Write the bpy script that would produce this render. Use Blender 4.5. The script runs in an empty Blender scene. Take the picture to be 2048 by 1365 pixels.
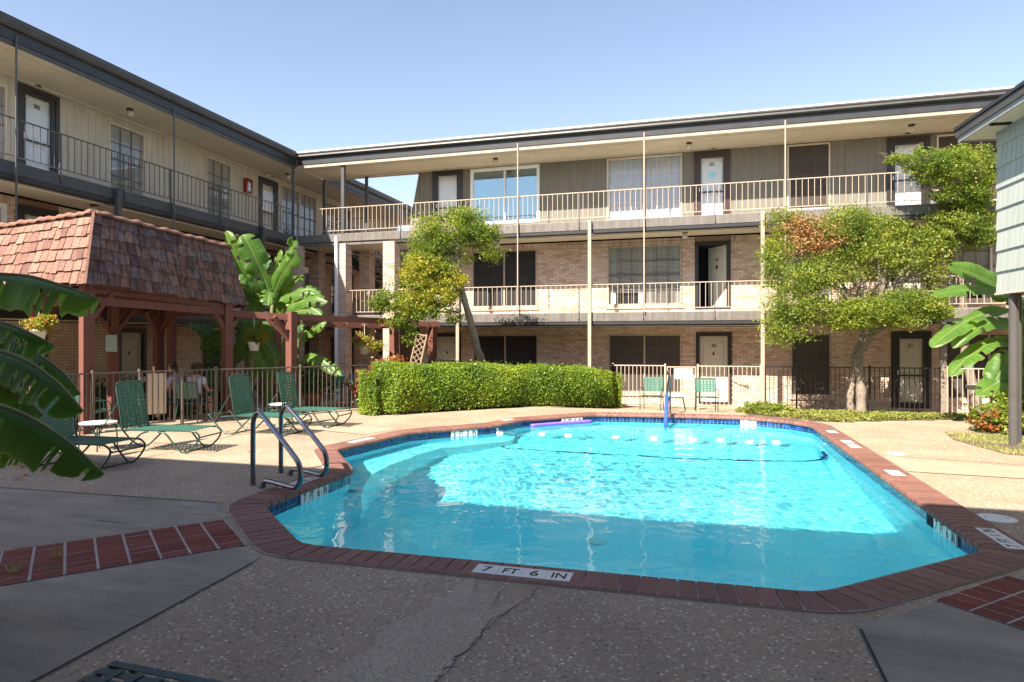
import bpy, math, random
import numpy as np
from mathutils import Vector, Matrix, noise
from mathutils.geometry import delaunay_2d_cdt
random.seed(7); RNG = np.random.default_rng(11)
sc = bpy.context.scene
COL = sc.collection
R = math.radians
# ------------------------------------------------------------------ camera, light, exposure
CAM_YAW, FPX, HZ, CZ = R(15.8), 1295.0, 684.0, 1.74
cam = bpy.data.cameras.new('camera'); cam_o = bpy.data.objects.new('camera', cam); COL.objects.link(cam_o)
cam_o.location = (0, 0, CZ); cam_o.rotation_euler = (R(90), 0, CAM_YAW)
cam.sensor_width = 36; cam.lens = 36*FPX/2048; cam.shift_y = 1.5/2048
cam.clip_start = 0.05; cam.clip_end = 2000
sc.camera = cam_o
SUN = Vector((0.41, 1.0, -1.05)).normalized()
SUN_EL = math.asin(-SUN.z); SUN_AZ = math.atan2(-SUN.x, -SUN.y)      # compass angle of the sun from +Y towards +X
world = bpy.data.worlds.new('World'); sc.world = world; world.use_nodes = True
wn = world.node_tree; bg = wn.nodes['Background']
sky = wn.nodes.new('ShaderNodeTexSky'); sky.sky_type = 'NISHITA'; sky.sun_disc = False
sky.sun_elevation = SUN_EL; sky.sun_rotation = SUN_AZ
sky.altitude = 200; sky.air_density = 1.0; sky.dust_density = 0.4; sky.ozone_density = 2.5
wb = wn.nodes.new('ShaderNodeMix'); wb.data_type = 'RGBA'; wb.blend_type = 'MULTIPLY'; wb.inputs[0].default_value = 1.0
wb.inputs[7].default_value = (1.0, .82, .71, 1)      # the camera's daylight white balance
wn.links.new(sky.outputs[0], wb.inputs[6]); wn.links.new(wb.outputs[2], bg.inputs[0]); bg.inputs[1].default_value = 0.120
sl = bpy.data.lights.new('sun', 'SUN'); sl.energy = 4.8; sl.angle = R(0.5); sl.color = (1.0, 0.90, 0.77)
sl.cycles.is_caustics_light = True
so = bpy.data.objects.new('sun', sl); COL.objects.link(so); so.rotation_euler = SUN.to_track_quat('-Z', 'Y').to_euler()
sc.view_settings.view_transform = 'Standard'; sc.view_settings.look = 'None'; sc.view_settings.gamma = 1
sc.view_settings.use_curve_mapping = False; sc.view_settings.exposure = 1.58
sc.render.engine = 'CYCLES'
sc.cycles.use_denoising = True
sc.cycles.max_bounces = 8; sc.cycles.diffuse_bounces = 6; sc.cycles.transmission_bounces = 6; sc.cycles.transparent_max_bounces = 12
sc.cycles.sample_clamp_indirect = 6.0; sc.cycles.blur_glossy = 0.3

# ------------------------------------------------------------------ measuring helpers (a sight line from the photographer's place)
def ray(px):
    a = (px-1024)/FPX
    return math.cos(CAM_YAW)*a-math.sin(CAM_YAW), math.sin(CAM_YAW)*a+math.cos(CAM_YAW)
def at(px, py, depth):
    dx, dy = ray(px); return Vector((dx*depth, dy*depth, CZ+(HZ-py)*depth/FPX))
def onground(px, py, z=0.0):
    d = (CZ-z)*FPX/(py-HZ); dx, dy = ray(px); return Vector((dx*d, dy*d, z))
def pix(p):
    r = math.cos(CAM_YAW)*p[0]+math.sin(CAM_YAW)*p[1]; f = -math.sin(CAM_YAW)*p[0]+math.cos(CAM_YAW)*p[1]
    return (1024+FPX*r/f, HZ-FPX*(p[2]-CZ)/f, f)
def sm(t): t = max(0.0, min(1.0, t)); return t*t*(3-2*t)
ZB = -0.26
def gz(x, y):
    a = sm((y-16.5)/3.2); b = sm((-11.2-x)/2.2)
    return ZB*max(a, b)

# ------------------------------------------------------------------ object helpers
def link(o, parent=None):
    COL.objects.link(o)
    if parent is not None: o.parent = parent
    return o
def tag(o, label=None, cat=None, group=None, kind=None):
    if label: o['label'] = label
    if cat: o['category'] = cat
    if group: o['group'] = group
    if kind: o['kind'] = kind
    return o
def thing(name, label, cat, loc=(0, 0, 0), rz=0.0, group=None):
    o = bpy.data.objects.new(name, None); o.empty_display_size = .1; COL.objects.link(o)
    o.location = loc; o.rotation_euler = (0, 0, rz); return tag(o, label, cat, group)
def mesh_obj(name, me, parent=None, loc=None, rot=None, sca=None):
    o = bpy.data.objects.new(name, me); link(o, parent)
    if loc is not None: o.location = loc
    if rot is not None: o.rotation_euler = rot
    if sca is not None: o.scale = sca
    return o
def copy_tree(o, parent=None):
    c = o.copy(); COL.objects.link(c); c.parent = parent
    for ch in list(o.children): copy_tree(ch, c)
    return c
class MB:
    def __init__(s): s.v = []; s.f = []; s.mi = []; s.cur = 0
    def add(s, vs, fs):
        b = len(s.v); s.v += [tuple(p) for p in vs]
        for f in fs: s.f.append(tuple(b+i for i in f)); s.mi.append(s.cur)
    def box(s, x0, x1, y0, y1, z0, z1):
        if x0 > x1: x0, x1 = x1, x0
        if y0 > y1: y0, y1 = y1, y0
        if z0 > z1: z0, z1 = z1, z0
        s.add([(x0,y0,z0),(x1,y0,z0),(x1,y1,z0),(x0,y1,z0),(x0,y0,z1),(x1,y0,z1),(x1,y1,z1),(x0,y1,z1)],
              [(0,3,2,1),(4,5,6,7),(0,1,5,4),(1,2,6,5),(2,3,7,6),(3,0,4,7)])
    def bar(s, a, b, w, h=None, up=(0, 0, 1)):           # rectangular bar from a to b, w across, h along up
        a = Vector(a); b = Vector(b); h = w if h is None else h; d = (b-a).normalized(); up = Vector(up)
        if abs(d.dot(up)) > .98: up = Vector((1, 0, 0))
        x = d.cross(up).normalized()*(w/2); y = x.cross(d).normalized()*(h/2)
        s.add([a-x-y, a+x-y, a+x+y, a-x+y, b-x-y, b+x-y, b+x+y, b-x+y],
              [(0,1,2,3),(7,6,5,4),(0,4,5,1),(1,5,6,2),(2,6,7,3),(3,7,4,0)])
    def tube(s, pts, r, n=8, caps=True):
        pts = [Vector(p) for p in pts]; rs = r if isinstance(r, (list, tuple)) else [r]*len(pts)
        t0 = (pts[1]-pts[0]).normalized(); up = Vector((0, 0, 1)) if abs(t0.z) < .9 else Vector((1, 0, 0))
        u = t0.cross(up).normalized(); b = len(s.v); k = len(pts)
        for i, p in enumerate(pts):
            t = (pts[min(i+1, k-1)]-pts[max(i-1, 0)]).normalized()
            u = (u-t*u.dot(t)).normalized(); w = t.cross(u)
            for j in range(n):
                a = 2*math.pi*j/n; s.v.append(tuple(p+(u*math.cos(a)+w*math.sin(a))*rs[i]))
        for i in range(k-1):
            for j in range(n):
                s.f.append((b+i*n+j, b+i*n+(j+1) % n, b+(i+1)*n+(j+1) % n, b+(i+1)*n+j)); s.mi.append(s.cur)
        if caps:
            s.f.append(tuple(b+j for j in reversed(range(n)))); s.mi.append(s.cur)
            s.f.append(tuple(b+(k-1)*n+j for j in range(n))); s.mi.append(s.cur)
    def lathe(s, prof, n=20, c=(0, 0, 0)):                # prof: [(r, z)...]
        b = len(s.v)
        for (r, z) in prof:
            for j in range(n):
                a = 2*math.pi*j/n; s.v.append((c[0]+r*math.cos(a), c[1]+r*math.sin(a), c[2]+z))
        for i in range(len(prof)-1):
            for j in range(n):
                s.f.append((b+i*n+j, b+i*n+(j+1) % n, b+(i+1)*n+(j+1) % n, b+(i+1)*n+j)); s.mi.append(s.cur)
    def poly(s, pts): s.add(pts, [tuple(range(len(pts)))])
    def prism(s, pts, z0, z1):                            # pts ccw in xy
        n = len(pts); s.add([(p[0], p[1], z0) for p in pts]+[(p[0], p[1], z1) for p in pts],
            [tuple(reversed(range(n))), tuple(range(n, 2*n))]+[(i, (i+1) % n, n+(i+1) % n, n+i) for i in range(n)])
    def build(s, name, mat, parent=None, smooth=False):
        me = bpy.data.meshes.new(name); me.from_pydata(s.v, [], s.f)
        mats = mat if isinstance(mat, (list, tuple)) else [mat]
        for m in mats: me.materials.append(m)
        if len(mats) > 1: me.polygons.foreach_set('material_index', s.mi)
        if smooth: me.polygons.foreach_set('use_smooth', [True]*len(s.f))
        return link(bpy.data.objects.new(name, me), parent)
def quads_mesh(name, V, mat, parent=None, per=4, smooth=False):    # V: (n, per, 3) array -> n separate faces
    n = V.shape[0]; me = bpy.data.meshes.new(name)
    me.vertices.add(n*per); me.vertices.foreach_set('co', V.reshape(-1).astype(np.float32))
    me.loops.add(n*per); me.loops.foreach_set('vertex_index', np.arange(n*per, dtype=np.int32))
    me.polygons.add(n); me.polygons.foreach_set('loop_start', np.arange(0, n*per, per, dtype=np.int32))
    me.update(calc_edges=True); me.materials.append(mat)
    return link(bpy.data.objects.new(name, me), parent)
def smooth_path(pts, k=5):
    pts = [Vector(p) for p in pts]; out = []
    for i in range(len(pts)-1):
        p0 = pts[max(i-1, 0)]; p1 = pts[i]; p2 = pts[i+1]; p3 = pts[min(i+2, len(pts)-1)]
        for j in range(k):
            t = j/k
            out.append(0.5*((2*p1)+(p2-p0)*t+(2*p0-5*p1+4*p2-p3)*t*t+(3*p1-p0-3*p2+p3)*t**3))
    out.append(pts[-1]); return out
def text(name, body, size, mat, parent, loc, rot, extrude=.002, align='CENTER', bold=0.0, sx=1.0):
    c = bpy.data.curves.new(name, 'FONT'); c.body = body; c.size = size; c.extrude = extrude
    c.align_x = align; c.align_y = 'CENTER'; c.offset = bold; c.materials.append(mat)
    o = bpy.data.objects.new(name, c); link(o, parent); o.location = loc; o.rotation_euler = rot; o.scale = (sx, 1, 1); return o

# ------------------------------------------------------------------ materials
def new_mat(name):
    m = bpy.data.materials.new(name); m.use_nodes = True; nt = m.node_tree
    return m, nt, nt.nodes['Principled BSDF'], nt.nodes['Material Output']
def N(nt, t, **kw):
    n = nt.nodes.new('ShaderNode'+t)
    for k, v in kw.items():
        if k in n.inputs.keys(): n.inputs[k].default_value = v
        else: setattr(n, k, v)
    return n
def ramp(nt, stops, src, interp='LINEAR'):
    r = nt.nodes.new('ShaderNodeValToRGB'); e = r.color_ramp.elements; r.color_ramp.interpolation = interp
    while len(e) < len(stops): e.new(.5)
    for i, (p, c) in enumerate(stops): e[i].position = p; e[i].color = (*c, 1)
    nt.links.new(src, r.inputs[0]); return r
def mixc(nt, a, b, f, mode='MIX'):
    m = nt.nodes.new('ShaderNodeMix'); m.data_type = 'RGBA'; m.blend_type = mode
    for i, s in ((6, a), (7, b)):
        if isinstance(s, tuple): m.inputs[i].default_value = (*s, 1)
        else: nt.links.new(s, m.inputs[i])
    if isinstance(f, (int, float)): m.inputs[0].default_value = f
    else: nt.links.new(f, m.inputs[0])
    return m.outputs[2]
def coords(nt, kind='Object'): return nt.nodes.new('ShaderNodeTexCoord').outputs[kind]
def island(nt):                                            # a random number for each piece, joined or separate
    g = nt.nodes.new('ShaderNodeNewGeometry').outputs['Random Per Island']; o = nt.nodes.new('ShaderNodeObjectInfo').outputs['Random']
    a = N(nt, 'Math', operation='ADD'); nt.links.new(g, a.inputs[0]); nt.links.new(o, a.inputs[1])
    f = N(nt, 'Math', operation='FRACT'); nt.links.new(a.outputs[0], f.inputs[0]); return f.outputs[0]
def bump(nt, p, src, dist=.01, strength=.5):
    b = nt.nodes.new('ShaderNodeBump'); b.inputs['Distance'].default_value = dist; b.inputs['Strength'].default_value = strength
    nt.links.new(src, b.inputs['Height']); nt.links.new(b.outputs[0], p.inputs['Normal'])
def paint(name, c, rough=.55, var=.12, scale=3.0, fine=60, bmp=.002, metal=0.0, spec=.4, dirt=None, streak=0.0):
    m, nt, p, out = new_mat(name); co = coords(nt)
    n1 = N(nt, 'TexNoise', Scale=scale, Detail=6.0, Roughness=.65); nt.links.new(co, n1.inputs['Vector'])
    n2 = N(nt, 'TexNoise', Scale=float(fine), Detail=3.0); nt.links.new(co, n2.inputs['Vector'])
    lo = tuple(x*(1-var) for x in c); hi = tuple(min(1, x*(1+var)) for x in c)
    r = ramp(nt, [(.3, lo), (.7, hi)], n1.outputs[0]); col = r.outputs[0]
    if dirt:
        r2 = ramp(nt, [(.55, (0, 0, 0)), (.72, (1, 1, 1))], n1.outputs[0]); col = mixc(nt, col, dirt, r2.outputs[0])
    if streak:
        mp = N(nt, 'Mapping'); mp.inputs['Scale'].default_value = (9, 9, .7); nt.links.new(co, mp.inputs['Vector'])
        n3 = N(nt, 'TexNoise', Scale=1.0, Detail=7.0, Roughness=.7); nt.links.new(mp.outputs[0], n3.inputs['Vector'])
        r3 = ramp(nt, [(.38, (1.04,)*3), (.62, (1-streak*.32, 1-streak*.35, 1-streak*.38))], n3.outputs[0]); col = mixc(nt, col, r3.outputs[0], 1.0, 'MULTIPLY')
    nt.links.new(col, p.inputs['Base Color']); p.inputs['Roughness'].default_value = rough; p.inputs['Metallic'].default_value = metal
    p.inputs['Specular IOR Level'].default_value = spec
    if bmp: bump(nt, p, n2.outputs[0], bmp, .6)
    return m
def piece_mat(name, cols, rough=.8, grain=(25, 25, 25), bmp=.004, spot=.25, spec=.3):   # bricks, shakes, tiles: colour varies piece by piece
    m, nt, p, out = new_mat(name); isl = island(nt); co = coords(nt)
    stops = [(i/max(1, len(cols)-1), c) for i, c in enumerate(cols)]
    r = ramp(nt, stops, isl)
    mp = N(nt, 'Mapping'); mp.inputs['Scale'].default_value = grain; nt.links.new(co, mp.inputs['Vector'])
    n = N(nt, 'TexNoise', Scale=1.0, Detail=5.0, Roughness=.7); nt.links.new(mp.outputs[0], n.inputs['Vector'])
    g = ramp(nt, [(.3, (1-spot,)*3), (.7, (1+spot*.6,)*3)], n.outputs[0])
    nt.links.new(mixc(nt, r.outputs[0], g.outputs[0], 1.0, 'MULTIPLY'), p.inputs['Base Color'])
    p.inputs['Roughness'].default_value = rough; p.inputs['Specular IOR Level'].default_value = spec; bump(nt, p, n.outputs[0], bmp, .7); return m
M = {}
M['brick'] = piece_mat('wall brick', [(.50,.33,.25),(.60,.44,.35),(.66,.51,.42),(.56,.40,.32),(.70,.57,.48),(.63,.48,.39),(.47,.30,.22)], .85, (30,30,30), .004, .3)
M['brick_left_bounce'] = piece_mat('wall brick lightened for bounce', [(.62,.45,.34),(.70,.54,.42),(.76,.60,.47),(.66,.49,.38),(.78,.64,.51),(.58,.40,.30)], .85, (30,30,30), .004, .3)  # wall brick with bounced light on the left wing put into its colour
M['mortar'] = paint('mortar', (.31,.19,.135), .95, .2, 8, 90, .004)
M['siding'] = paint('olive grey siding', (.190,.175,.145), .7, .07, 1.5, 70, .0015, streak=.5)
M['siding_left'] = paint('grey beige siding', (.52,.465,.385), .7, .07, 1.5, 70, .0015, streak=.5)
M['soffit'] = paint('cream soffit board', (.58,.50,.38), .8, .10, 1.2, 50, .001, streak=.25)
M['cream'] = paint('cream trim paint', (.60,.52,.42), .6, .08, 4, 60, .001)
M['slate'] = paint('dark slate paint', (.028,.030,.035), .5, .2, 3, 60, .001)
M['gutter'] = paint('weathered gutter paint', (.065,.063,.062), .45, .2, 3, 60, .001)
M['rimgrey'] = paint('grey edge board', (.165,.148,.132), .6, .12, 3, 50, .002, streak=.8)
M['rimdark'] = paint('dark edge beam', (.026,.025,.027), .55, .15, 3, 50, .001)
M['leftgrey'] = paint('slate grey beam', (.060,.060,.062), .55, .12, 3, 50, .001)
M['white'] = paint('white paint', (.80,.80,.79), .5, .04, 5, 60, .0006)
M['roofwhite'] = paint('white roof coating', (.86,.86,.85), .5, .05, 3, 30, .002)
M['roof'] = paint('roof gravel', (.30,.29,.27), .9, .15, 5, 60, .004)
M['railbeige'] = paint('beige rail paint', (.48,.39,.30), .45, .1, 6, 60, .0005)
M['railgrey'] = paint('grey rail paint', (.085,.08,.076), .45, .12, 6, 60, .0005)
M['railblack'] = paint('black rail paint', (.03,.028,.027), .4, .15, 6, 60, .0005)
M['posttan'] = paint('tan post paint', (.42,.34,.265), .5, .1, 5, 60, .0008, streak=.5)
M['concrete'] = paint('deck concrete', (.44,.40,.34), .85, .1, 2.2, 90, .003)
M['doorframe'] = paint('dark bronze door frame', (.030,.026,.025), .4, .15, 5, 60, .0006)
M['doorframebrown'] = paint('brown door frame', (.055,.032,.028), .4, .15, 5, 60, .0006)
M['doorcream'] = paint('cream door paint', (.55,.50,.41), .45, .05, 4, 60, .0005)
M['doorwhite'] = paint('white door paint', (.60,.60,.585), .4, .03, 4, 60, .0005)
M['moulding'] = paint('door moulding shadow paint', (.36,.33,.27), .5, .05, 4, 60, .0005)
M['numeral'] = paint('black numeral', (.015,.015,.017), .4, .1, 4, 60, 0)
M['screen'] = paint('solar screen', (.062,.052,.045), .85, .18, 2.5, 300, .001)
M['screen2'] = paint('dark solar screen', (.022,.020,.022), .85, .18, 2.5, 300, .001)
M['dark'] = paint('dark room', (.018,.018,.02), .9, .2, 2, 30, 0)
M['curtain'] = paint('sheer white curtain', (.43,.455,.50), .9, .08, 3, 40, .002)
M['blind'] = paint('window blind', (.40,.39,.37), .6, .05, 4, 40, .0005)
M['steel'] = paint('brushed steel', (.16,.16,.17), .28, .2, 6, 120, .0004, metal=1.0)
M['lampbase'] = paint('bronze lamp base', (.05,.035,.025), .4, .1, 4, 60, .0005)
M['red'] = paint('red enamel', (.33,.03,.03), .35, .1, 4, 60, .0005)
M['wood'] = paint('redwood stained timber', (.155,.058,.042), .7, .25, 2.0, 70, .003, dirt=(.10,.042,.034))
M['plasterwhite'] = paint('white plastic', (.75,.75,.76), .35, .03, 4, 60, .0004)
M['blackprint'] = paint('black print', (.012,.012,.014), .5, .1, 4, 60, 0)
M['chrome_dark'] = paint('weathered rail steel', (.22,.225,.25), .24, .25, 5, 90, .0006, metal=1.0)
M['frame_green'] = paint('dark green metal tube', (.018,.055,.045), .3, .15, 6, 60, .0004, spec=.6)
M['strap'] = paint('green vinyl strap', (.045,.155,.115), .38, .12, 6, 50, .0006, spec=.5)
M['blue_foam'] = paint('blue foam', (.03,.09,.42), .8, .1, 5, 90, .001)
M['purple_foam'] = paint('purple foam', (.22,.12,.55), .8, .1, 5, 90, .001)
M['signpale'] = paint('pale notice sheet', (.32,.45,.42), .5, .08, 12, 60, 0)
M['signtan'] = paint('tan sign board', (.62,.50,.37), .6, .04, 5, 60, .0004)
M['bluesticker'] = paint('pale blue notice', (.28,.55,.65), .5, .25, 40, 60, 0)
M['ironwork'] = paint('dark stair steel', (.05,.048,.05), .5, .2, 5, 60, .0006)
M['joint'] = paint('dark joint filler', (.035,.035,.04), .9, .3, 20, 60, .001)
M['terracotta'] = paint('terracotta pot', (.30,.12,.07), .8, .15, 8, 60, .001)
M['chain'] = paint('white chain', (.6,.6,.58), .5, .1, 8, 60, 0)
M['bench'] = paint('weathered cast stone', (.42,.38,.32), .9, .15, 6, 60, .003)
M['coping'] = piece_mat('coping brick', [(.215,.10,.076),(.26,.13,.10),(.18,.084,.066),(.24,.115,.088)], .7, (18,18,18), .003, .22, .4)
M['paver'] = piece_mat('red brick paver', [(.19,.045,.030),(.24,.060,.038),(.155,.040,.030),(.21,.052,.034)], .85, (40,40,40), .006, .35)
M['grout'] = paint('pale mortar', (.40,.35,.31), .95, .15, 6, 80, .004)
M['tile'] = piece_mat('blue pool tile', [(.006,.02,.09),(.012,.05,.21),(.006,.016,.06),(.02,.08,.30),(.01,.03,.12)], .12, (14,14,14), .0006, .25, .6)
M['tilegrout'] = paint('tile grout', (.35,.45,.44), .7, .1, 6, 60, .001)
M['marker'] = paint('white marker tile', (.70,.70,.68), .3, .05, 5, 60, .0004)
M['shingle'] = piece_mat('cedar shake', [(.235,.12,.088),(.30,.17,.125),(.19,.095,.073),(.33,.205,.155),(.15,.078,.064),(.255,.137,.105),(.265,.18,.15)], .85, (9,9,60), .006, .5)
M['greenshingle'] = piece_mat('painted grey green shingle', [(.36,.385,.36),(.41,.435,.405),(.385,.41,.38)], .7, (60,60,4), .002, .06)
M['oldwood'] = paint('flaking grey paint', (.30,.30,.31), .8, .3, 14, 60, .003, dirt=(.14,.14,.15))
M['bark'] = paint('tree bark', (.26,.21,.165), .95, .4, 9, 45, .02, dirt=(.11,.09,.07))
M['stem'] = paint('banana stem', (.20,.22,.08), .6, .3, 6, 30, .004)
M['skin'] = paint('skin', (.48,.27,.18), .5, .06, 5, 60, .0004)
M['hair'] = paint('brown curly hair', (.13,.07,.035), .7, .4, 30, 60, .01)
M['shirt'] = paint('lavender shirt', (.33,.33,.50), .85, .08, 5, 60, .002)
M['shirt2'] = paint('pale grey shirt', (.50,.52,.55), .85, .08, 5, 60, .002)
M['shorts'] = paint('dark shorts', (.03,.035,.05), .85, .1, 5, 60, .002)
M['pebbledirt'] = paint('garden soil', (.12,.085,.06), .95, .3, 3, 50, .01)
# weathered north slope of the gazebo: shakes streaked black and grey
M['shingle_old'] = piece_mat('streaked cedar shake', [(.17,.085,.072),(.24,.13,.105),(.11,.062,.058),(.20,.105,.09),(.15,.12,.12),(.27,.155,.125)], .9, (16,16,3), .006, .75)
# exposed aggregate: pebbles set in cement
def aggregate(name, base, pebbles, scale):
    m, nt, p, out = new_mat(name); co = coords(nt)
    v = N(nt, 'TexVoronoi', Scale=float(scale)); nt.links.new(co, v.inputs['Vector'])
    wn_ = N(nt, 'TexWhiteNoise', noise_dimensions='3D'); nt.links.new(v.outputs['Position'], wn_.inputs['Vector'])
    r = ramp(nt, [(i/(len(pebbles)-1), c) for i, c in enumerate(pebbles)], wn_.outputs['Value'])
    d = ramp(nt, [(.32, (0, 0, 0)), (.55, (1, 1, 1))], v.outputs['Distance'])
    n = N(nt, 'TexNoise', Scale=.8, Detail=7.0, Roughness=.6); nt.links.new(co, n.inputs['Vector'])
    g = ramp(nt, [(.3, (.78,.76,.74)), (.7, (1.14,1.14,1.14))], n.outputs[0])
    c = mixc(nt, r.outputs[0], base, d.outputs[0]); c = mixc(nt, c, g.outputs[0], 1.0, 'MULTIPLY')
    nt.links.new(c, p.inputs['Base Color']); p.inputs['Roughness'].default_value = .85
    inv = N(nt, 'Math', operation='SUBTRACT'); inv.inputs[0].default_value = 1.0; nt.links.new(v.outputs['Distance'], inv.inputs[1])
    bump(nt, p, inv.outputs[0], .006, .6); return m
M['aggregate'] = aggregate('exposed aggregate deck', (.33,.255,.175), [(.17,.13,.095),(.46,.35,.24),(.33,.25,.17),(.60,.49,.36),(.12,.095,.075),(.42,.32,.22),(.30,.225,.155),(.36,.27,.19),(.80,.72,.60)], 46)
def slab():
    m, nt, p, out = new_mat('smooth concrete'); co = coords(nt)
    n1 = N(nt, 'TexNoise', Scale=.9, Detail=8.0, Roughness=.62); n2 = N(nt, 'TexNoise', Scale=110.0, Detail=3.0); nt.links.new(co, n1.inputs['Vector']); nt.links.new(co, n2.inputs['Vector'])
    mp = N(nt, 'Mapping'); mp.inputs['Scale'].default_value = (.5, 2.4, 1); mp.inputs['Rotation'].default_value = (0, 0, .5); nt.links.new(co, mp.inputs['Vector'])
    n3 = N(nt, 'TexNoise', Scale=1.6, Detail=6.0, Roughness=.7); nt.links.new(mp.outputs[0], n3.inputs['Vector'])
    r = ramp(nt, [(.3, (.25,.205,.155)), (.7, (.37,.31,.24))], n1.outputs[0])
    s = ramp(nt, [(.42, (1,1,1)), (.68, (.45,.45,.47))], n3.outputs[0])
    g = ramp(nt, [(.3, (.86,.86,.86)), (.7, (1.1,1.1,1.1))], n2.outputs[0])
    c = mixc(nt, r.outputs[0], s.outputs[0], .6, 'MULTIPLY'); c = mixc(nt, c, g.outputs[0], 1.0, 'MULTIPLY')
    nt.links.new(c, p.inputs['Base Color']); p.inputs['Roughness'].default_value = .8; bump(nt, p, n2.outputs[0], .002, .5); return m
M['slab'] = slab()
M['band'] = paint('pale troweled concrete', (.37,.29,.205), .85, .1, 1.5, 90, .002)
def leaf_mat(name, cols, trans=.35, rough=.45, var_scale=1.2, tcol=None):
    m, nt, p, out = new_mat(name); isl = island(nt); co = coords(nt)
    n = N(nt, 'TexNoise', Scale=float(var_scale), Detail=3.0); nt.links.new(co, n.inputs['Vector'])
    a = N(nt, 'Math', operation='MULTIPLY_ADD'); nt.links.new(isl, a.inputs[0]); a.inputs[1].default_value = .45
    b = N(nt, 'Math', operation='MULTIPLY_ADD'); nt.links.new(n.outputs[0], b.inputs[0]); b.inputs[1].default_value = 1.5; b.inputs[2].default_value = -.48
    nt.links.new(b.outputs[0], a.inputs[2])
    r = ramp(nt, [(i/(len(cols)-1), c) for i, c in enumerate(cols)], a.outputs[0])
    nt.links.new(r.outputs[0], p.inputs['Base Color']); p.inputs['Roughness'].default_value = rough; p.inputs['Specular IOR Level'].default_value = .35
    t = N(nt, 'BsdfTranslucent'); tc = mixc(nt, r.outputs[0], tcol or (.5,.75,.08), .35); nt.links.new(tc, t.inputs['Color'])
    mx = N(nt, 'MixShader'); mx.inputs[0].default_value = trans
    nt.links.new(p.outputs[0], mx.inputs[1]); nt.links.new(t.outputs[0], mx.inputs[2]); nt.links.new(mx.outputs[0], out.inputs['Surface']); return m
M['leaf_yg'] = leaf_mat('yellow green leaves', [(.06,.11,.02),(.14,.20,.03),(.24,.27,.03),(.33,.31,.03)])
M['leaf_yellow'] = leaf_mat('yellowing leaves', [(.12,.17,.02),(.28,.28,.03),(.38,.33,.035),(.43,.34,.045)])
M['leaf_green'] = leaf_mat('fresh green leaves', [(.06,.10,.018),(.15,.20,.03),(.25,.29,.045),(.37,.38,.07)])
M['screenbar'] = paint('screen divider', (.11,.095,.082), .8, .12, 4, 60, 0)
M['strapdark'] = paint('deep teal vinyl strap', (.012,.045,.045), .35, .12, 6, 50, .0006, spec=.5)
M['lattice'] = paint('weathered lattice', (.27,.19,.13), .8, .15, 8, 60, .001)
M['leaf_dead'] = leaf_mat('dead orange leaves', [(.30,.12,.04),(.42,.20,.08),(.48,.27,.12),(.30,.15,.07)], .2, .7, 2, (.6,.3,.1))
M['leaf_hedge'] = leaf_mat('hedge leaves', [(.05,.10,.015),(.12,.20,.02),(.22,.31,.025),(.34,.40,.03)], .3, .4, 1.0)
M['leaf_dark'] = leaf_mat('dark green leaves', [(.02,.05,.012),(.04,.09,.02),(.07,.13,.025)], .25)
M['leaf_cover'] = leaf_mat('ground cover leaves', [(.10,.14,.03),(.17,.20,.04),(.30,.28,.07),(.22,.26,.05)], .25, .6, 2)
M['leaf_grass'] = leaf_mat('dry grass', [(.12,.20,.04),(.28,.30,.09),(.42,.36,.16),(.20,.27,.06)], .25, .6, 2)
M['leaf_coleus'] = leaf_mat('rust red leaves', [(.16,.03,.02),(.30,.08,.03),(.38,.16,.05),(.22,.20,.05)], .3, .5, 3, (.7,.25,.05))
M['flower_pink'] = paint('pink petals', (.65,.20,.35), .6, .2, 30, 60, 0)
M['flower_red'] = paint('red petals', (.62,.03,.04), .6, .2, 30, 60, 0)
def banana_mat(name, c1, c2, tr, dry=False):
    m, nt, p, out = new_mat(name); uv = N(nt, 'UVMap'); uv.uv_map = 'UVMap'
    mp = N(nt, 'Mapping'); mp.inputs['Scale'].default_value = (2.0, 70.0, 1); nt.links.new(uv.outputs[0], mp.inputs['Vector'])
    n = N(nt, 'TexNoise', Scale=1.0, Detail=3.0); nt.links.new(mp.outputs[0], n.inputs['Vector'])
    co = coords(nt); n2 = N(nt, 'TexNoise', Scale=3.0, Detail=4.0); nt.links.new(co, n2.inputs['Vector'])
    r = ramp(nt, [(.35, c1), (.65, c2)], n.outputs[0]); g = ramp(nt, [(.3, (.75,.8,.8)), (.7, (1.15,1.1,1.0))], n2.outputs[0])
    c = mixc(nt, r.outputs[0], g.outputs[0], 1.0, 'MULTIPLY')
    sx = N(nt, 'SeparateXYZ'); nt.links.new(uv.outputs[0], sx.inputs[0])
    mid = N(nt, 'Math', operation='SUBTRACT'); nt.links.new(sx.outputs[0], mid.inputs[0]); mid.inputs[1].default_value = .5
    ab = N(nt, 'Math', operation='ABSOLUTE'); nt.links.new(mid.outputs[0], ab.inputs[0])
    e = ramp(nt, [(.475, (0, 0, 0)), (.5, (1, 1, 1))], ab.outputs[0]); c = mixc(nt, c, (.30,.26,.10), e.outputs[0])
    k = ramp(nt, [(.010, (1, 1, 1)), (.022, (0, 0, 0))], ab.outputs[0]); c = mixc(nt, c, (.36,.45,.12), k.outputs[0])
    nt.links.new(c, p.inputs['Base Color']); p.inputs['Roughness'].default_value = .38; p.inputs['Specular IOR Level'].default_value = .45
    bump(nt, p, n.outputs[0], .006, .5)
    t = N(nt, 'BsdfTranslucent'); nt.links.new(mixc(nt, c, (.45,.75,.04), .45), t.inputs['Color'])
    mx = N(nt, 'MixShader'); mx.inputs[0].default_value = tr
    nt.links.new(p.outputs[0], mx.inputs[1]); nt.links.new(t.outputs[0], mx.inputs[2]); nt.links.new(mx.outputs[0], out.inputs['Surface']); return m
M['banana'] = banana_mat('banana leaf', (.07,.17,.03), (.12,.24,.04), .42)
M['banana_dark'] = banana_mat('deep green banana leaf', (.032,.105,.035), (.06,.165,.055), .42)
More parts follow.
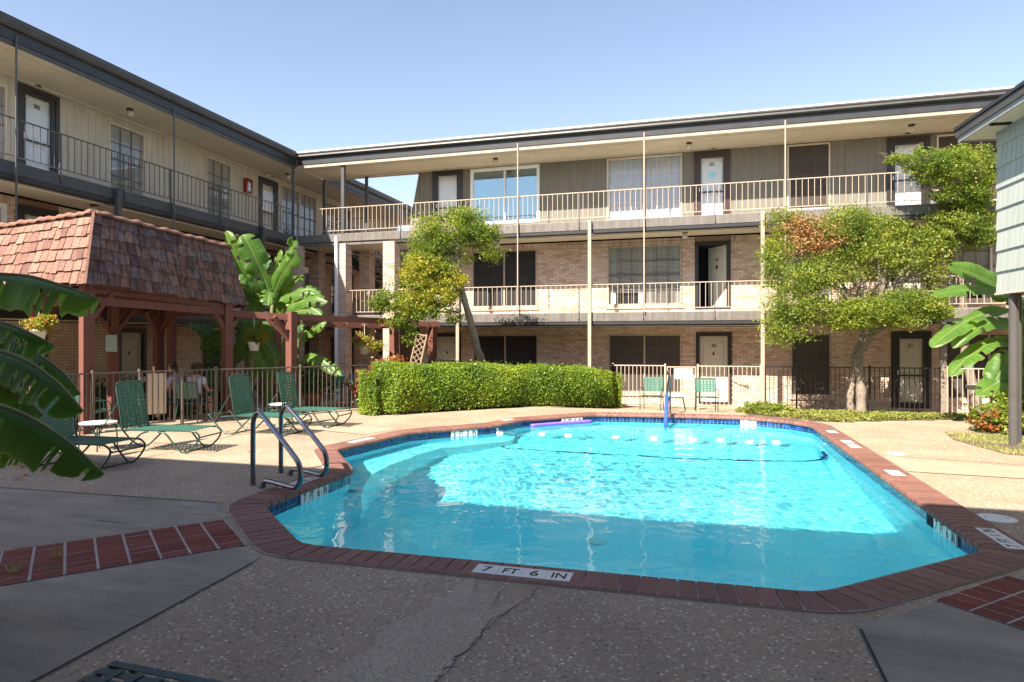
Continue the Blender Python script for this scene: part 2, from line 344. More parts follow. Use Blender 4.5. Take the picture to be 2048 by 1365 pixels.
M['banana_dry'] = banana_mat('yellowed banana leaf', (.35,.35,.03), (.45,.42,.04), .4)
def glass_mat(name, tint, refl):
    m, nt, p, out = new_mat(name); nt.nodes.remove(p)
    g = N(nt, 'BsdfGlossy', Roughness=.02); g.inputs['Color'].default_value = (*tint, 1); t = N(nt, 'BsdfTransparent')
    f = N(nt, 'Fresnel', IOR=1.45); a = N(nt, 'Math', operation='ADD'); nt.links.new(f.outputs[0], a.inputs[0]); a.inputs[1].default_value = refl
    gm = N(nt, 'NewGeometry'); k = N(nt, 'Math', operation='SUBTRACT'); k.inputs[0].default_value = 1.0; nt.links.new(gm.outputs['Backfacing'], k.inputs[1]); k2 = N(nt, 'Math', operation='MULTIPLY'); nt.links.new(a.outputs[0], k2.inputs[0]); nt.links.new(k.outputs[0], k2.inputs[1])
    mx = N(nt, 'MixShader'); nt.links.new(k2.outputs[0], mx.inputs[0]); nt.links.new(t.outputs[0], mx.inputs[1]); nt.links.new(g.outputs[0], mx.inputs[2])
    nt.links.new(mx.outputs[0], out.inputs['Surface']); return m
M['glass'] = glass_mat('window glass', (.9,.95,1), .02)
M['glassblue'] = glass_mat('reflective window glass', (.40,.62,.72), .40)
M['lampglass'] = paint('frosted lamp glass', (.55,.50,.42), .25, .05, 4, 60, .001)
def pool_water():
    m, nt, p, out = new_mat('pool water'); nt.nodes.remove(p)
    rf = N(nt, 'BsdfRefraction', Roughness=0.0, IOR=1.333); rf.inputs['Color'].default_value = (.42,.91,.97,1)
    gl = N(nt, 'BsdfGlossy', Roughness=0.0); f = N(nt, 'Fresnel', IOR=1.333); mx = N(nt, 'MixShader')
    nt.links.new(f.outputs[0], mx.inputs[0]); nt.links.new(rf.outputs[0], mx.inputs[1]); nt.links.new(gl.outputs[0], mx.inputs[2])
    nt.links.new(mx.outputs[0], out.inputs['Surface']); return m
M['water'] = pool_water()
M['plaster'] = paint('turquoise pool plaster', (.60,.82,.87), .8, .05, 1.2, 30, .002)
M['plasterpale'] = paint('white pool ledge', (.80,.86,.86), .7, .04, 3, 30, .001)
# ------------------------------------------------------------------ building kit. Local frame: x along the wall, the courtyard on the -y side, z up
BRICK_ME = None
def unit_box(name, mat, lx, ly, lz, bev=0.0):
    mb = MB(); mb.box(-lx/2, lx/2, -ly/2, ly/2, -lz/2, lz/2)
    me = bpy.data.meshes.new(name); me.from_pydata(mb.v, [], mb.f); me.materials.append(mat); return me
def free_rects(u0, u1, z0, z1, holes):
    us = sorted({u0, u1, *[min(max(h[k], u0), u1) for h in holes for k in (0, 1)]}); out = []
    for a, b in zip(us[:-1], us[1:]):
        if b-a < 1e-4: continue
        m = (a+b)/2; hs = sorted([(h[2], h[3]) for h in holes if h[0] < m < h[1]]); z = z0
        for (c, d) in hs:
            if c > z: out.append((a, b, z, min(c, z1)))
            z = max(z, d)
        if z < z1: out.append((a, b, z, z1))
    return out
def brick_wall(root, u0, u1, z0, z1, holes, near=None, soldier=True, budget=300, bm_='brick'):
    """brick courses as real bricks over a recessed mortar backing"""
    wall = MB()
    for (a, b, c, d) in free_rects(u0, u1, z0, z1, holes): wall.box(a, b, .012, .20, c, d)
    wo = wall.build('brick_wall', M['mortar'], root)
    full = []; rest = MB(); L, H, gap = .205, .062, .011; course = H+gap; ztop = z1-(.21 if soldier else 0)
    def put(a, b, c, d):
        rest.box(a, b, random.uniform(-.003, .002), .02, c, d)
    n = int((ztop-z0)/course); course = (ztop-z0)/n; H = course-gap
    for i in range(n):
        c = z0+i*course; d = c+H; off = (L+gap)*(.5 if i % 2 else 0)
        hs = [h for h in holes if h[2] < d-.01 and h[3] > c+.01]
        x = u0-off
        while x < u1:
            a, b = max(x, u0), min(x+L, u1); segs = [(a, b)]
            for h in hs:
                ns = []
                for (p, q) in segs:
                    if h[1] <= p or h[0] >= q: ns.append((p, q)); continue
                    if h[0] > p: ns.append((p, h[0]-.004))
                    if h[1] < q: ns.append((h[1]+.004, q))
                segs = ns
            for (p, q) in segs:
                if q-p < .03: continue
                if q-p > L-.002: full.append((p, q, c, d))
                else: put(p, q, c, d)
            x += L+gap
    if soldier:
        x = u0
        while x < u1-.05:
            if not any(h[0] < x+.03 < h[1] and h[3] > ztop+.05 for h in holes): put(x, x+H, ztop+.004, z1-.008)
            x += course
    key = near or (lambda u, z: 1e9)
    full.sort(key=lambda q: key((q[0]+q[1])/2, (q[2]+q[3])/2))
    me = unit_box('brick', M[bm_], L, .022, H)
    for q in full[:budget]: mesh_obj('brick', me, wo, ((q[0]+q[1])/2, .009+random.uniform(-.002, .002), (q[2]+q[3])/2))
    for q in full[budget:]: put(*q)
    tag(rest.build('brick_courses', M[bm_], wo), kind='stuff'); return wo
def brick_column(root, x, y, z0, z1, s=.42):
    mb = MB(); mb.box(x-s/2+.012, x+s/2-.012, y-s/2+.012, y+s/2-.012, z0, z1); col = mb.build('brick_column', M['mortar'], root)
    b = MB(); n = int((z1-z0)/.073); c = (z1-z0)/n
    for i in range(n):
        z = z0+i*c; o = i % 2; j = lambda: random.uniform(-.002, .002)
        for sx in (0, 1):
            xa, xb = ((x-s/2, x-.005) if sx == 0 else (x+.005, x+s/2)) if o else ((x-s/2, x-s/2+.10) if sx == 0 else (x+s/2-.31, x+s/2))
            if o == 0 and sx == 0: xb = x+s/2-.32
            b.box(xa, xb, y-s/2+j(), y-s/2+.02, z, z+c-.011); b.box(xa, xb, y+s/2-.02, y+s/2+j(), z, z+c-.011)
        for sy in (0, 1):
            ya, yb = ((y-s/2+.021, y-.005) if sy == 0 else (y+.005, y+s/2-.021)) if not o else ((y-s/2+.021, y-.11) if sy == 0 else (y-.10, y+s/2-.021))
            b.box(x-s/2+j(), x-s/2+.02, ya, yb, z, z+c-.011); b.box(x+s/2-.02, x+s/2+j(), ya, yb, z, z+c-.011)
    tag(b.build('brick_courses', M['brick'], col), kind='stuff'); return col
def siding_wall(root, u0, u1, z0, z1, holes, mat='siding'):
    back = MB()
    for (a, b, c, d) in free_rects(u0, u1, z0, z1, holes): back.box(a, b, .012, .20, c, d)
    wo = back.build('siding_wall', M[mat], root); x = u0; n = max(1, round((u1-u0)/.203)); w = (u1-u0)/n
    for i in range(n):
        a, b = x+i*w+.003, x+(i+1)*w-.003
        pr = .0 if i % 6 else -.002
        for (p, q, c, d) in free_rects(a, b, z0, z1, holes):
            if q-p > .015 and d-c > .015:
                m = MB(); m.box(p, q, pr, .013, c, d); m.build('siding_board', M[mat], wo)
    return wo
def frame_ring(mb, a, b, c, d, t, y0, y1, bottom=True):
    mb.box(a, a+t, y0, y1, c, d); mb.box(b-t, b, y0, y1, c, d); mb.box(a+t, b-t, y0, y1, d-t, d)
    if bottom: mb.box(a+t, b-t, y0, y1, c, c+t)
def door_ornament(mb, a, b, c, d, y, r=.09, t=.012):
    """raised moulding rectangle with scooped corners"""
    pts = []
    for (cx, cz, a0) in ((a, c, 0), (b, c, 90), (b, d, 180), (a, d, 270)):
        for k in range(5):
            an = R(a0+90-k*22.5) if True else 0
            pts.append((cx+r*math.cos(an)*1.0, cz+r*math.sin(an)))
    pts.append(pts[0])
    mb.tube([(p[0], y, p[1]) for p in pts], t/2, 5, False)
def door(root, u0, u1, z0, z1, kind='plain', num=None, paintc='doorcream', fr='doorframe', ajar=False):
    """kind plain: panel in a dark frame; storm: glazed outer door over a pale panel"""
    mb = MB(); frame_ring(mb, u0, u1, z0, z1, .11, -.035, .14, False); mb.box(u0+.11, u1-.11, -.03, .14, z0, z0+.05)
    dr = mb.build('door', M[fr], root); a, b, c, d = u0+.115, u1-.115, z0+.055, z1-.115
    if ajar:
        k = MB(); k.box(a-.02, b+.02, 1.2, 1.22, c-.05, d+.05); k.box(a-.05, a-.02, .14, 1.22, c-.05, d+.05); k.box(b+.02, b+.05, .14, 1.22, c-.05, d+.05)
        k.box(a, b, .14, 1.2, d+.02, d+.05); k.box(a, b, .14, 1.2, c-.05, c-.02); k.build('hallway', M['dark'], dr)
        pn = MB(); W_ = b-a; pn.box(-W_, 0, -.02, .02, c+.005, d-.005); door_ornament(pn, -W_+.13, -.13, c+.95, d-.14, -.028); door_ornament(pn, -W_+.13, -.13, c+.14, c+.80, -.028)
        po = pn.build('door_panel', M[paintc], dr); po.location = (b, .10, 0); po.rotation_euler = (0, 0, R(-52))
        cs = math.cos(R(-52)); sn = math.sin(R(-52)); mx = -W_/2
        text('door_number', num, .15, M['numeral'], dr, (b+mx*cs+.024*sn, .10+mx*sn-.024*cs, d-.42), (R(90), 0, R(-52)), .002)
        kk = MB(); kk.box(mx-.03, mx+.03, -.045, -.02, d-.72, d-.6); ko = kk.build('door_knocker', M['numeral'], dr); ko.location = (b, .10, 0); ko.rotation_euler = (0, 0, R(-52))
        return dr
    pn = MB(); pn.box(a, b, .05, .09, c, d); po = pn.build('door_panel', M[paintc], dr)
    om = MB(); door_ornament(om, a+.12, b-.12, c+.90, d-.12, .047); door_ornament(om, a+.12, b-.12, c+.12, c+.78, .047)
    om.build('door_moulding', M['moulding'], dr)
    if num: text('door_number', num, .16, M['numeral'], dr, ((a+b)/2, .044, d-.30), (R(90), 0, 0), .003, bold=.002)
    kn = MB(); kn.lathe([(0, -.02), (.03, -.01), (.03, .01), (0, .03)], 10); k = kn.build('door_knob', M['steel'], dr, True); k.location = (a+.07, .03, c+.95); k.rotation_euler = (R(90), 0, 0)
    if kind == 'plain':
        kk = MB(); x, z = (a+b)/2, d-.55; kk.add([(x-.04, .045, z), (x, .045, z-.07), (x+.04, .045, z), (x, .045, z+.07), (x, .03, z)], [(0,1,4),(1,2,4),(2,3,4),(3,0,4)])
        kk.build('door_knocker', M['lampbase'], dr)
    else:
        s = MB(); frame_ring(s, a-.002, b+.002, c-.003, d+.002, .10, -.02, .02); s.box(a+.098, b-.098, -.018, .015, c+.86, c+.90); s.build('storm_door', M[fr], dr)
        for (p, q) in ((c+.097, c+.86), (c+.90, d-.098)):
            g = MB(); g.box(a+.098, b-.098, -.002, .002, p, q); g.build('pane', M['glass'], dr)
        hd = MB(); hd.box(a+.04, a+.06, -.06, -.02, c+.9, c+1.02); hd.build('door_handle', M['white'], dr)
    return dr
def window(root, u0, u1, z0, z1, kind, units=2, fr=None, sill=False):
    """kind: screen, blinds, curtain, vinyl"""
    fm = {'screen': 'posttan', 'blinds': 'cream', 'curtain': 'cream', 'vinyl': 'white'}[kind] if fr is None else fr
    t = .075 if kind == 'vinyl' else .045; mb = MB(); frame_ring(mb, u0, u1, z0, z1, t, -.02, .10)
    if kind == 'vinyl': frame_ring(mb, u0+t, u1-t, z0+t, z1-t, .03, .01, .06)
    wn_ = mb.build('window', M[fm], root); a, b, c, d = u0+t, u1-t, z0+t, z1-t; w = (b-a)/units
    k = MB(); k.box(a, b, .17, .19, c, d); k.build('room_behind', M['dark'], wn_)
    if sill:
        s = MB(); x = u0-.04
        while x < u1+.02: s.box(x, x+.062, -.05, .0, z0-.11, z0-.003); x += .073
        tag(s.build('sill_bricks', M['brick'], wn_), kind='stuff')
    for i in range(1, units):
        m = MB(); m.box(a+i*w-.028, a+i*w+.028, -.012, .09, c, d); m.build('mullion', M[fm if kind != 'screen' else 'posttan'], wn_)
    for i in range(units):
        p, q = a+i*w+(.028 if i else 0), a+(i+1)*w-(.028 if i < units-1 else 0)
        if kind == 'screen':
            m = MB(); m.box(p, q, .008, .02, c, d); m.build('sun_screen', M[fr_scr[0]], wn_); m = MB()
            for z in (c+(d-c)*.34, c+(d-c)*.52, c+(d-c)*.76): m.box(p, q, .0055, .0078, z-.006, z+.006)
            for j in (1, 2): x = p+(q-p)*j/3; m.box(x-.005, x+.005, .006, .0076, c, d)
            m.build('screen_bars', M['screenbar'] if fr_scr[0] == 'screen' else M['screen'], wn_); continue
        zm = (c+d)/2-.06
        if kind == 'vinyl':
            m = MB(); m.box(p, q, .03, .06, zm-.025, zm+.025); m.build('sash_rail', M['white'], wn_)
            for (e, f) in ((c+.03, zm-.025), (zm+.025, d-.03)):
                g = MB(); g.box(p+.005, q-.005, .043, .047, e, f); g.build('pane', M['glassblue'], wn_)
            bl = MB(); z = c+.03
            while z < d-.03: bl.add([(p, .10, z), (q, .10, z), (q, .075, z+.022), (p, .075, z+.022)], [(0,1,2,3)]); z += .03
            tag(bl.build('blind_slats', M['blind'], wn_), kind='stuff'); continue
        g = MB(); g.box(p, q, .048, .052, c, d); g.build('pane', M['glass'], wn_)
        m = MB(); zz = [c+(d-c)*j/4 for j in (1, 2, 3)]
        for z in zz: m.box(p, q, .02, .042, z-(.02 if z == zz[1] else .008), z+(.02 if z == zz[1] else .008))
        for j in (1, 2): x = p+(q-p)*j/3; m.box(x-.008, x+.008, .021, .041, c, d)
        m.build('muntins', M[fm if kind == 'curtain' else 'rimgrey'], wn_)
        if kind == 'blinds':
            bl = MB(); z = c+.02+(.35 if i == 0 and units == 2 else 0)
            while z < d: bl.add([(p, .085, z), (q, .085, z), (q, .065, z+.031), (p, .065, z+.031)], [(0,1,2,3)]); z += .042
            tag(bl.build('blind_slats', M['blind'], wn_), kind='stuff')
            cd = MB(); cd.box(p, p+.22, .10, .105, c, d); cd.box(q-.16, q, .10, .105, c, d); cd.build('curtain', M['curtain'], wn_)
        else:
            n = 44; vs = []; c2 = MB()
            for j in range(n+1):
                x = p+(q-p)*j/n; y = .12+.016*math.sin(j*1.35+i)+.006*math.sin(j*3.1); vs += [(x, y, c), (x, y, d)]
            c2.add(vs, [(2*j, 2*j+2, 2*j+3, 2*j+1) for j in range(n)]); c2.build('curtain', M['curtain'], wn_, True)
    return wn_
fr_scr = ['screen']
def railing(root, u0, u1, y, zt, h, mat, pitch=.155, posts=(), brackets=True, zdeck=None, name='railing', cap=True):
    """zt top of rail; posts are the heavier newels that run down the edge board"""
    mb = MB(); mb.box(u0, u1, y-.019, y+.019, zt-.022, zt) if cap else None
    zb = zt-h+.11; mb.box(u0, u1, y-.011, y+.011, zb-.012, zb+.008); ro = mb.build(name, M[mat], root)
    bm_ = unit_box('baluster', M[mat], .013, .013, zt-.022-zb-.008); n = max(1, round((u1-u0)/pitch))
    for i in range(1, n):
        u = u0+(u1-u0)*i/n; mesh_obj('baluster', bm_, ro, (u, y, (zt-.022+zb+.008)/2))
    for p in posts:
        m = MB(); m.box(p-.016, p+.016, y-.016, y+.016, zt-h-.02, zt-.02)
        if brackets: m.box(p-.012, p+.012, y-.05, y-.025, zt-h-.22, zt-h+.02); m.tube([(p, y-.05, zt-h-.16), (p, y-.075, zt-h-.20), (p, y-.05, zt-h-.235)], .012, 6)
        m.build('rail_post', M[mat] if not brackets else M['railgrey' if mat == 'railbeige' else mat], ro)
    return ro
def gallery(root, u0, u1, zt, yo=1.5, bm1='rimgrey', bm2='rimdark', dark_soffit=False, y_in=0.0):
    """one walkway: slab, edge board, lower beam, soffit, conduit"""
    s = MB(); s.box(u0, u1, -yo+.02, y_in, zt-.10, zt); s.build('walkway_slab', M['concrete'], root)
    f = MB(); f.box(u0, u1, -yo-.015, -yo+.019, zt-.27, zt-.012); f.build('edge_board', M[bm1], root)
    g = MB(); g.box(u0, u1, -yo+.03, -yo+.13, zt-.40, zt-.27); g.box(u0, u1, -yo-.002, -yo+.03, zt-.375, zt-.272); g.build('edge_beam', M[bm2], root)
    h = MB(); h.box(u0, u1, -yo+.131, y_in-.002, zt-.35, zt-.33); h.build('walkway_soffit', M['soffit'], root)
    k = MB(); k.tube([(u0, -yo+.16, zt-.425), (u1, -yo+.16, zt-.425)], .018, 6); k.build('conduit', M['cream'], root)
def eaves(root, u0, u1, zs=7.82, ye=1.56, white=True, y_in=0.0, deep=7.5):
    s = MB(); s.box(u0, u1, -ye+.02, y_in, zs, zs+.03); s.build('roof_soffit', M['soffit'], root)
    m = MB(); m.box(u0, u1, -ye+.32, -ye+.34, zs-.012, zs-.002); m.box(u0, u1, -.05, -.012, zs-.05, zs-.002); m.build('soffit_trim', M['cream'], root)
    a = MB(); a.box(u0, u1, -ye-.005, -ye+.02, zs-.03, zs+.075); a.build('eave_strip', M['posttan' if white else 'leftgrey'], root)  # tan in place of cream: the gutter's shade is put into the strip colour
    b = MB(); b.box(u0, u1, -ye-.03, -ye+.02, zs+.076, zs+.30); b.build('fascia_board', M['slate'], root)
    g = MB(); pr = [(-.031,.30),(-.10,.30),(-.145,.34),(-.13,.39),(-.155,.43),(-.155,.47),(-.14,.47),(-.14,.44),(-.031,.44)]
    n = len(pr); g.add([(u0, -ye+p[0], zs+p[1]) for p in pr]+[(u1, -ye+p[0], zs+p[1]) for p in pr], [(i, (i+1) % n, n+(i+1) % n, n+i) for i in range(n)]+[tuple(range(n)), tuple(reversed(range(n, 2*n)))])
    g.build('gutter', M['gutter'], root)
    r = MB(); e = 0.10 if white else 0
    r.add([(u0,-ye-.10-e*.0,zs+.475),(u1,-ye-.10,zs+.475),(u1,-ye-.10,zs+.53),(u0,-ye-.10,zs+.53),(u0,deep,zs+.55),(u1,deep,zs+.55),(u1,deep,zs+.44),(u0,deep,zs+.44),(u0,-ye+.3,zs+.60),(u1,-ye+.3,zs+.60)],
          [(0,1,2,3),(3,2,9,8),(8,9,5,4),(0,7,6,1),(4,5,6,7),(0,3,8,4,7),(1,6,5,9,2)])
    r.build('roof', M['roofwhite' if white else 'slate'], root)
def ceiling_light(root, u, y, z):
    b = MB(); b.lathe([(0, 0), (.085, 0), (.085, -.03), (.055, -.045), (0, -.045)], 14); lo = b.build('ceiling_light', M['lampbase'], root, True); lo.location = (u, y, z)
    g = MB(); g.lathe([(.045, -.046), (.07, -.07), (.085, -.12), (.08, -.17), (.05, -.20), (0, -.205)], 14); g.build('glass_shade', M['lampglass'], lo, True)

# window and door positions along a wall, the same on every storey
ZG, Z2, Z3 = ZB, 2.64, 5.455
# ================================================================== the long building across the pool
back = thing('apartment_building', 'three storey tan brick and grey siding apartment block across the pool, sunlit railings', 'building', (0, 21.3, 0), 0)
U0, U1 = -9.45, 15.0
ops1 = [(-8.95,-7.88,ZG,2.03), (-7.43,-5.12,.10,1.98), (-2.74,-.42,.10,1.98), (.02,1.09,-.20,2.03), (2.80,3.92,.10,1.99), (5.53,6.56,-.18,2.04), (6.91,9.1,.10,1.98), (10.2,11.2,-.2,2.03), (12,13.5,.1,1.98)]
ops2 = [(-8.95,-7.88,2.78,4.90), (-7.46,-5.15,2.93,4.87), (-2.77,-.42,2.93,4.86), (-.01,1.06,2.78,4.90), (2.80,3.92,2.93,4.86), (5.53,6.56,2.78,4.90), (7.0,9.1,2.93,4.82), (10.2,11.2,2.78,4.9), (12,13.5,2.93,4.86)]
ops3 = [(-8.95,-7.82,5.52,7.80), (-7.53,-5.06,5.79,7.74), (-2.79,-.40,5.72,7.74), (-.04,1.05,5.52,7.74), (2.70,3.90,5.74,7.73), (5.41,6.52,5.52,7.71), (6.70,8.9,5.72,7.69), (10.2,11.2,5.52,7.7), (12,13.5,5.72,7.7)]
nb = lambda u, z: math.hypot(u-1.6, 9)*1.0+abs(u-1.5)+(0 if -4.9 < u < 2.9 else 20)+abs(z-1.2)*.3+(50 if z < .0 else 0)
brick_wall(back, U0, U1, ZG, 2.22, ops1, nb, soldier=False)
nb2 = lambda u, z: abs(u-1.6)+(0 if -4.9 < u < 2.9 else 20)+(0 if z > 3.6 else 10)+abs(z-3.9)*.5
brick_wall(back, U0, U1, Z2, 5.06, ops2, None, soldier=True, budget=0)
siding_wall(back, -9.45, 11, Z3, 7.82, ops3)
door(back, *ops1[0], 'plain', None, 'doorcream', 'doorframe')
fr_scr[0] = 'screen2'; window(back, *ops1[1], 'screen', 2, sill=True); fr_scr[0] = 'screen'
window(back, *ops1[2], 'screen', 2, sill=True)
door(back, *ops1[3], 'plain', '30')
window(back, *ops1[4], 'screen', 1, sill=True)
door(back, *ops1[5], 'storm', '31', 'doorcream', 'doorframe')
window(back, *ops1[6], 'screen', 2, sill=True); door(back, *ops1[7], 'plain'); window(back, *ops1[8], 'screen', 2, sill=True)
door(back, *ops2[0], 'plain')
fr_scr[0] = 'screen2'; window(back, *ops2[1], 'screen', 2, sill=True); fr_scr[0] = 'screen'
window(back, *ops2[2], 'blinds', 2, fr='posttan', sill=True)
door(back, *ops2[3], 'plain', '64', ajar=True)
window(back, *ops2[4], 'blinds', 1, sill=True); door(back, *ops2[5], 'plain'); window(back, *ops2[6], 'blinds', 2, sill=True); door(back, *ops2[7], 'plain'); window(back, *ops2[8], 'screen', 2)
door(back, *ops3[0], 'storm', None, 'doorwhite')
window(back, *ops3[1], 'vinyl', 2); window(back, *ops3[2], 'curtain', 2)
d3 = door(back, *ops3[3], 'storm', '80', 'doorwhite', 'doorframebrown')
s_ = MB(); pts = [(.52+.12*math.cos(a)*(1+.25*math.sin(3*a)), .040, 6.98+.12*math.sin(a)) for a in np.linspace(0, 2*math.pi, 16)[:-1]]; s_.poly(pts); s_.build('door_notice', M['bluesticker'], d3)
window(back, *ops3[4], 'screen', 1, fr='cream'); door(back, *ops3[5], 'storm', None, 'doorwhite'); window(back, *ops3[6], 'screen', 2, fr='cream'); door(back, *ops3[7], 'storm'); window(back, *ops3[8], 'curtain', 2)
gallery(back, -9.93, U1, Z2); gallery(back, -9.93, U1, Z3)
eaves(back, -9.46, U1); eaves(back, -13.36, -9.462, deep=.24)
posts = [-7.41+2.06*k for k in range(-1, 9)]
railing(back, -12.6, 6.9, -1.49, 6.355, .90, 'railbeige', .16, [-9.47, -7.41, -5.39, -3.45, -1.47, .55, 2.45, 4.55, 6.5])
railing(back, 6.9, 15, -1.49, 6.355, .90, 'railbeige', .16, [8.5, 10.5, 12.5])
railing(back, -11.42, -10.06, -1.49, 3.505, .86, 'railbeige', .155, [], brackets=False)
railing(back, -9.62, 15, -1.49, 3.505, .86, 'railbeige', .16, [-7.41, -5.35, -3.45, -1.5, .55, 2.45, 4.5, 6.5, 8.5, 10.5, 12.5])
for u in (-7.41, -3.11, 1.85):
    p = MB(); p.box(u-.05, u+.05, -1.62, -1.52, gz(u, 19.7)-.05, Z3+.01); p.box(u-.09, u+.12, -1.52, -1.40, Z3-.42, Z3-.405); p.build('gallery_post', M['posttan'], back)
p = MB(); p.box(6.30, 6.43, -1.60, -1.47, ZB-.05, Z2-.37); p.build('gallery_post', M['bark'], back)
p = MB(); p.box(11.3, 11.4, -1.62, -1.52, ZB-.05, Z3); p.build('gallery_post', M['posttan'], back)
for u in (-5.39, -1.47, 2.45):
    p = MB(); p.tube([(u, -1.595, Z2-.02), (u, -1.595, 8.0)], .019, 8); p.build('hanger_rod', M['railbeige'], back)
for u in (-11.65,):
    p = MB(); p.box(u-.06, u+.06, -1.50, -1.38, Z3, 7.83); p.build('roof_post', M['leftgrey'], back)
for u, y in ((-13.35, .1), (-11.6, .1)):
    p = MB(); p.box(u-.045, u+.045, y-.045, y+.045, Z3, 7.83); p.build('roof_post', M['leftgrey'], back)
for u in (-6.37, -.18, 5.83): ceiling_light(back, u, -.8, 7.82)
for u in (-.3, 5.2, -6.3): ceiling_light(back, u, -.8, Z2+2.465)
for u in (-8.4, .55, 5.95):
    p = MB(); p.box(u-.07, u+.07, -.05, -.012, 7.78, 7.815); p.build('unit_lamp', M['white'], back)
# end wall of the long building and the bulk behind the facade
e = MB(); e.add([(-9.93,.0,Z3),(-9.93,7.4,Z3),(-9.46,7.4,7.82),(-9.46,.0,7.82)], [(0,1,2,3)]); e.add([(-9.93,-.004,Z3),(-9.46,-.004,Z3),(-9.46,-.004,7.82)], [(0,1,2)])
e.build('mansard_end_wall', M['siding'], back)
b_ = MB(); b_.box(-9.44, -9.30, .2, 7.4, ZG, 5.3); b_.build('end_wall', M['brick'], back)
b_ = MB(); b_.box(-9.2, U1, 1.35, 7.4, ZG, 8.2); b_.build('building_core', M['dark'], back)
# cable over the doors
c_ = MB(); c_.tube(smooth_path([(-4.5,-.03,4.99),(-1.5,-.03,4.96),(1.0,-.03,5.0),(1.16,-.03,4.96),(1.12,-.03,4.84)], 4), .007, 5); c_.build('wall_cable', M['railgrey'], back)
m_ = MB(); m_.box(1.5, 1.58, -.04, 0, .32, .40); m_.tube([(1.1,-.02,.52),(1.3,-.03,.42),(1.5,-.03,.37)], .008, 5); m_.build('hose_bib', M['numeral'], back)
# breezeway at the corner: brick columns, slabs
for (x, y) in ((-13.45, -1.55), (-11.65, -1.45), (-9.83, -1.45), (-13.66, .1), (-11.6, .15)): brick_column(back, x, y, ZB-.02, Z3-.36)
for zt in (Z2, Z3):
    s = MB(); s.box(-13.48, -9.94, -1.48, .40, zt-.12, zt); s.build('breezeway_slab', M['concrete'], back)
    s = MB(); s.box(-13.46, -9.95, -1.46, .38, zt-.36, zt-.34); s.build('breezeway_soffit', M['soffit'], back)
    s = MB(); s.box(-13.4, -9.94, -1.515, -1.481, zt-.27, zt-.012); s.box(-13.4, -9.94, -1.47, -1.36, zt-.39, zt-.27); s.build('edge_board', M['rimgrey'], back)
    s = MB(); s.box(-13.4, -9.94, .40, .45, zt-.36, zt+.005); s.build('rear_edge_beam', M['leftgrey'], back)
s = MB(); s.box(-13.4, -9.46, 0.002, .22, 7.82, 7.85); s.box(-13.4, -9.46, .22, .26, 7.78, 8.3); s.build('breezeway_roof_edge', M['soffit'], back)
railing(back, -13.2, -10.0, .38, 6.355, .9, 'railgrey', .155, [-12.5, -10.9], brackets=False)
dp = MB(); dp.box(-11.80, -11.71, -1.76, -1.68, ZB, Z3-.12); dp.box(-11.79, -11.72, -1.70, -1.62, Z3-.2, Z3-.15); dp.build('downspout', M['white'], back)
dp = MB(); dp.box(-13.75, -13.67, -1.74, -1.66, ZB, Z3-.2); dp.build('downspout', M['white'], back)
# stairs behind the columns
def stairs(x0, x1, y0, y1, z0, z1):
    st = MB()
    for y in (y0, y1): st.bar((x0, y, z0-.08), (x1, y, z1-.08), .05, .26)
    so_ = st.build('staircase', M['ironwork'], back); n = 13; me = unit_box('step', M['concrete'], .27, abs(y1-y0)-.06, .05)
    for i in range(n): t = (i+.5)/n; mesh_obj('step', me, so_, (x0+(x1-x0)*t, (y0+y1)/2, z0+(z1-z0)*t))
    h = MB()
    for y in (y0, y1):
        h.tube([(x0, y, z0+.85), (x1, y, z1+.85)], .02, 6)
        for i in range(13): t = i/12; h.box(x0+(x1-x0)*t-.007, x0+(x1-x0)*t+.007, y-.007, y+.007, z0+(z1-z0)*t, z0+(z1-z0)*t+.85)
    h.build('stair_railing', M['ironwork'], so_)
stairs(-13.1, -10.2, .75, 1.85, Z3, Z2); stairs(-13.1, -10.2, .75, 1.85, Z2, ZB); stairs(-10.2, -13.1, 2.2, 3.3, Z3-.2, Z2)

# ================================================================== the long building on the left
left = thing('apartment_building', 'grey and tan brick apartment wing on the left, in shade, with dark metal balconies', 'building', (-15.0, 0, 0), R(90))
# local x = world y, local y = -(world x + 15)
V0, V1 = 9.0, 31.0
lo1 = [ (10.4,12.0,.1,1.98), (13.80,14.85,-.2,2.10), (17.0,18.4,.1,1.98), (19.85,20.85,-.2,2.03), (21.1,23.4,.1,1.98), (24.5,26.5,.1,1.98)]
lo2 = [(9.25,10.98,2.95,4.86), (11.18,12.22,2.78,4.92), (13.6,14.8,2.93,4.86), (17.2,18.35,2.93,4.86), (19.8,20.87,2.78,4.9), (21.1,23.4,2.93,4.86), (24.5,26.5,2.93,4.86)]
lo3 = [(9.25,10.99,5.74,7.52), (11.20,12.24,5.52,7.72), (13.63,14.80,5.72,7.60), (17.18,18.36,5.72,7.66), (19.78,20.87,5.52,7.67), (21.08,23.46,5.72,7.66), (23.9,26.2,5.72,7.68)]
nl = lambda u, z: (0 if 10.2 < u < 18 else 30)+abs(u-12.5)*.6+(0 if z > .9 else 12)
brick_wall(left, V0, V1, ZG, 2.22, lo1, nl, soldier=True, bm_='brick_left_bounce')
brick_wall(left, V0, V1, Z2, 5.06, lo2, None, soldier=True, budget=0, bm_='brick_left_bounce')
siding_wall(left, V0, 27.2, Z3, 7.82, lo3, 'siding_left')
s = MB(); s.box(27.2, V1, 0, .2, Z3, 7.82); s.build('siding_wall', M['siding_left'], left)
for i, o in enumerate(lo1):
    if i in (1, 3): door(left, *o, 'plain')
    else: window(left, *o, 'screen', 1 if i == 2 else 2, sill=True)
for i, o in enumerate(lo2):
    if i in (1, 4): door(left, *o, 'storm', None, 'doorcream')
    elif i == 0: window(left, *o, 'vinyl', 2)
    else: window(left, *o, 'blinds', 1 if i in (2, 3) else 2)
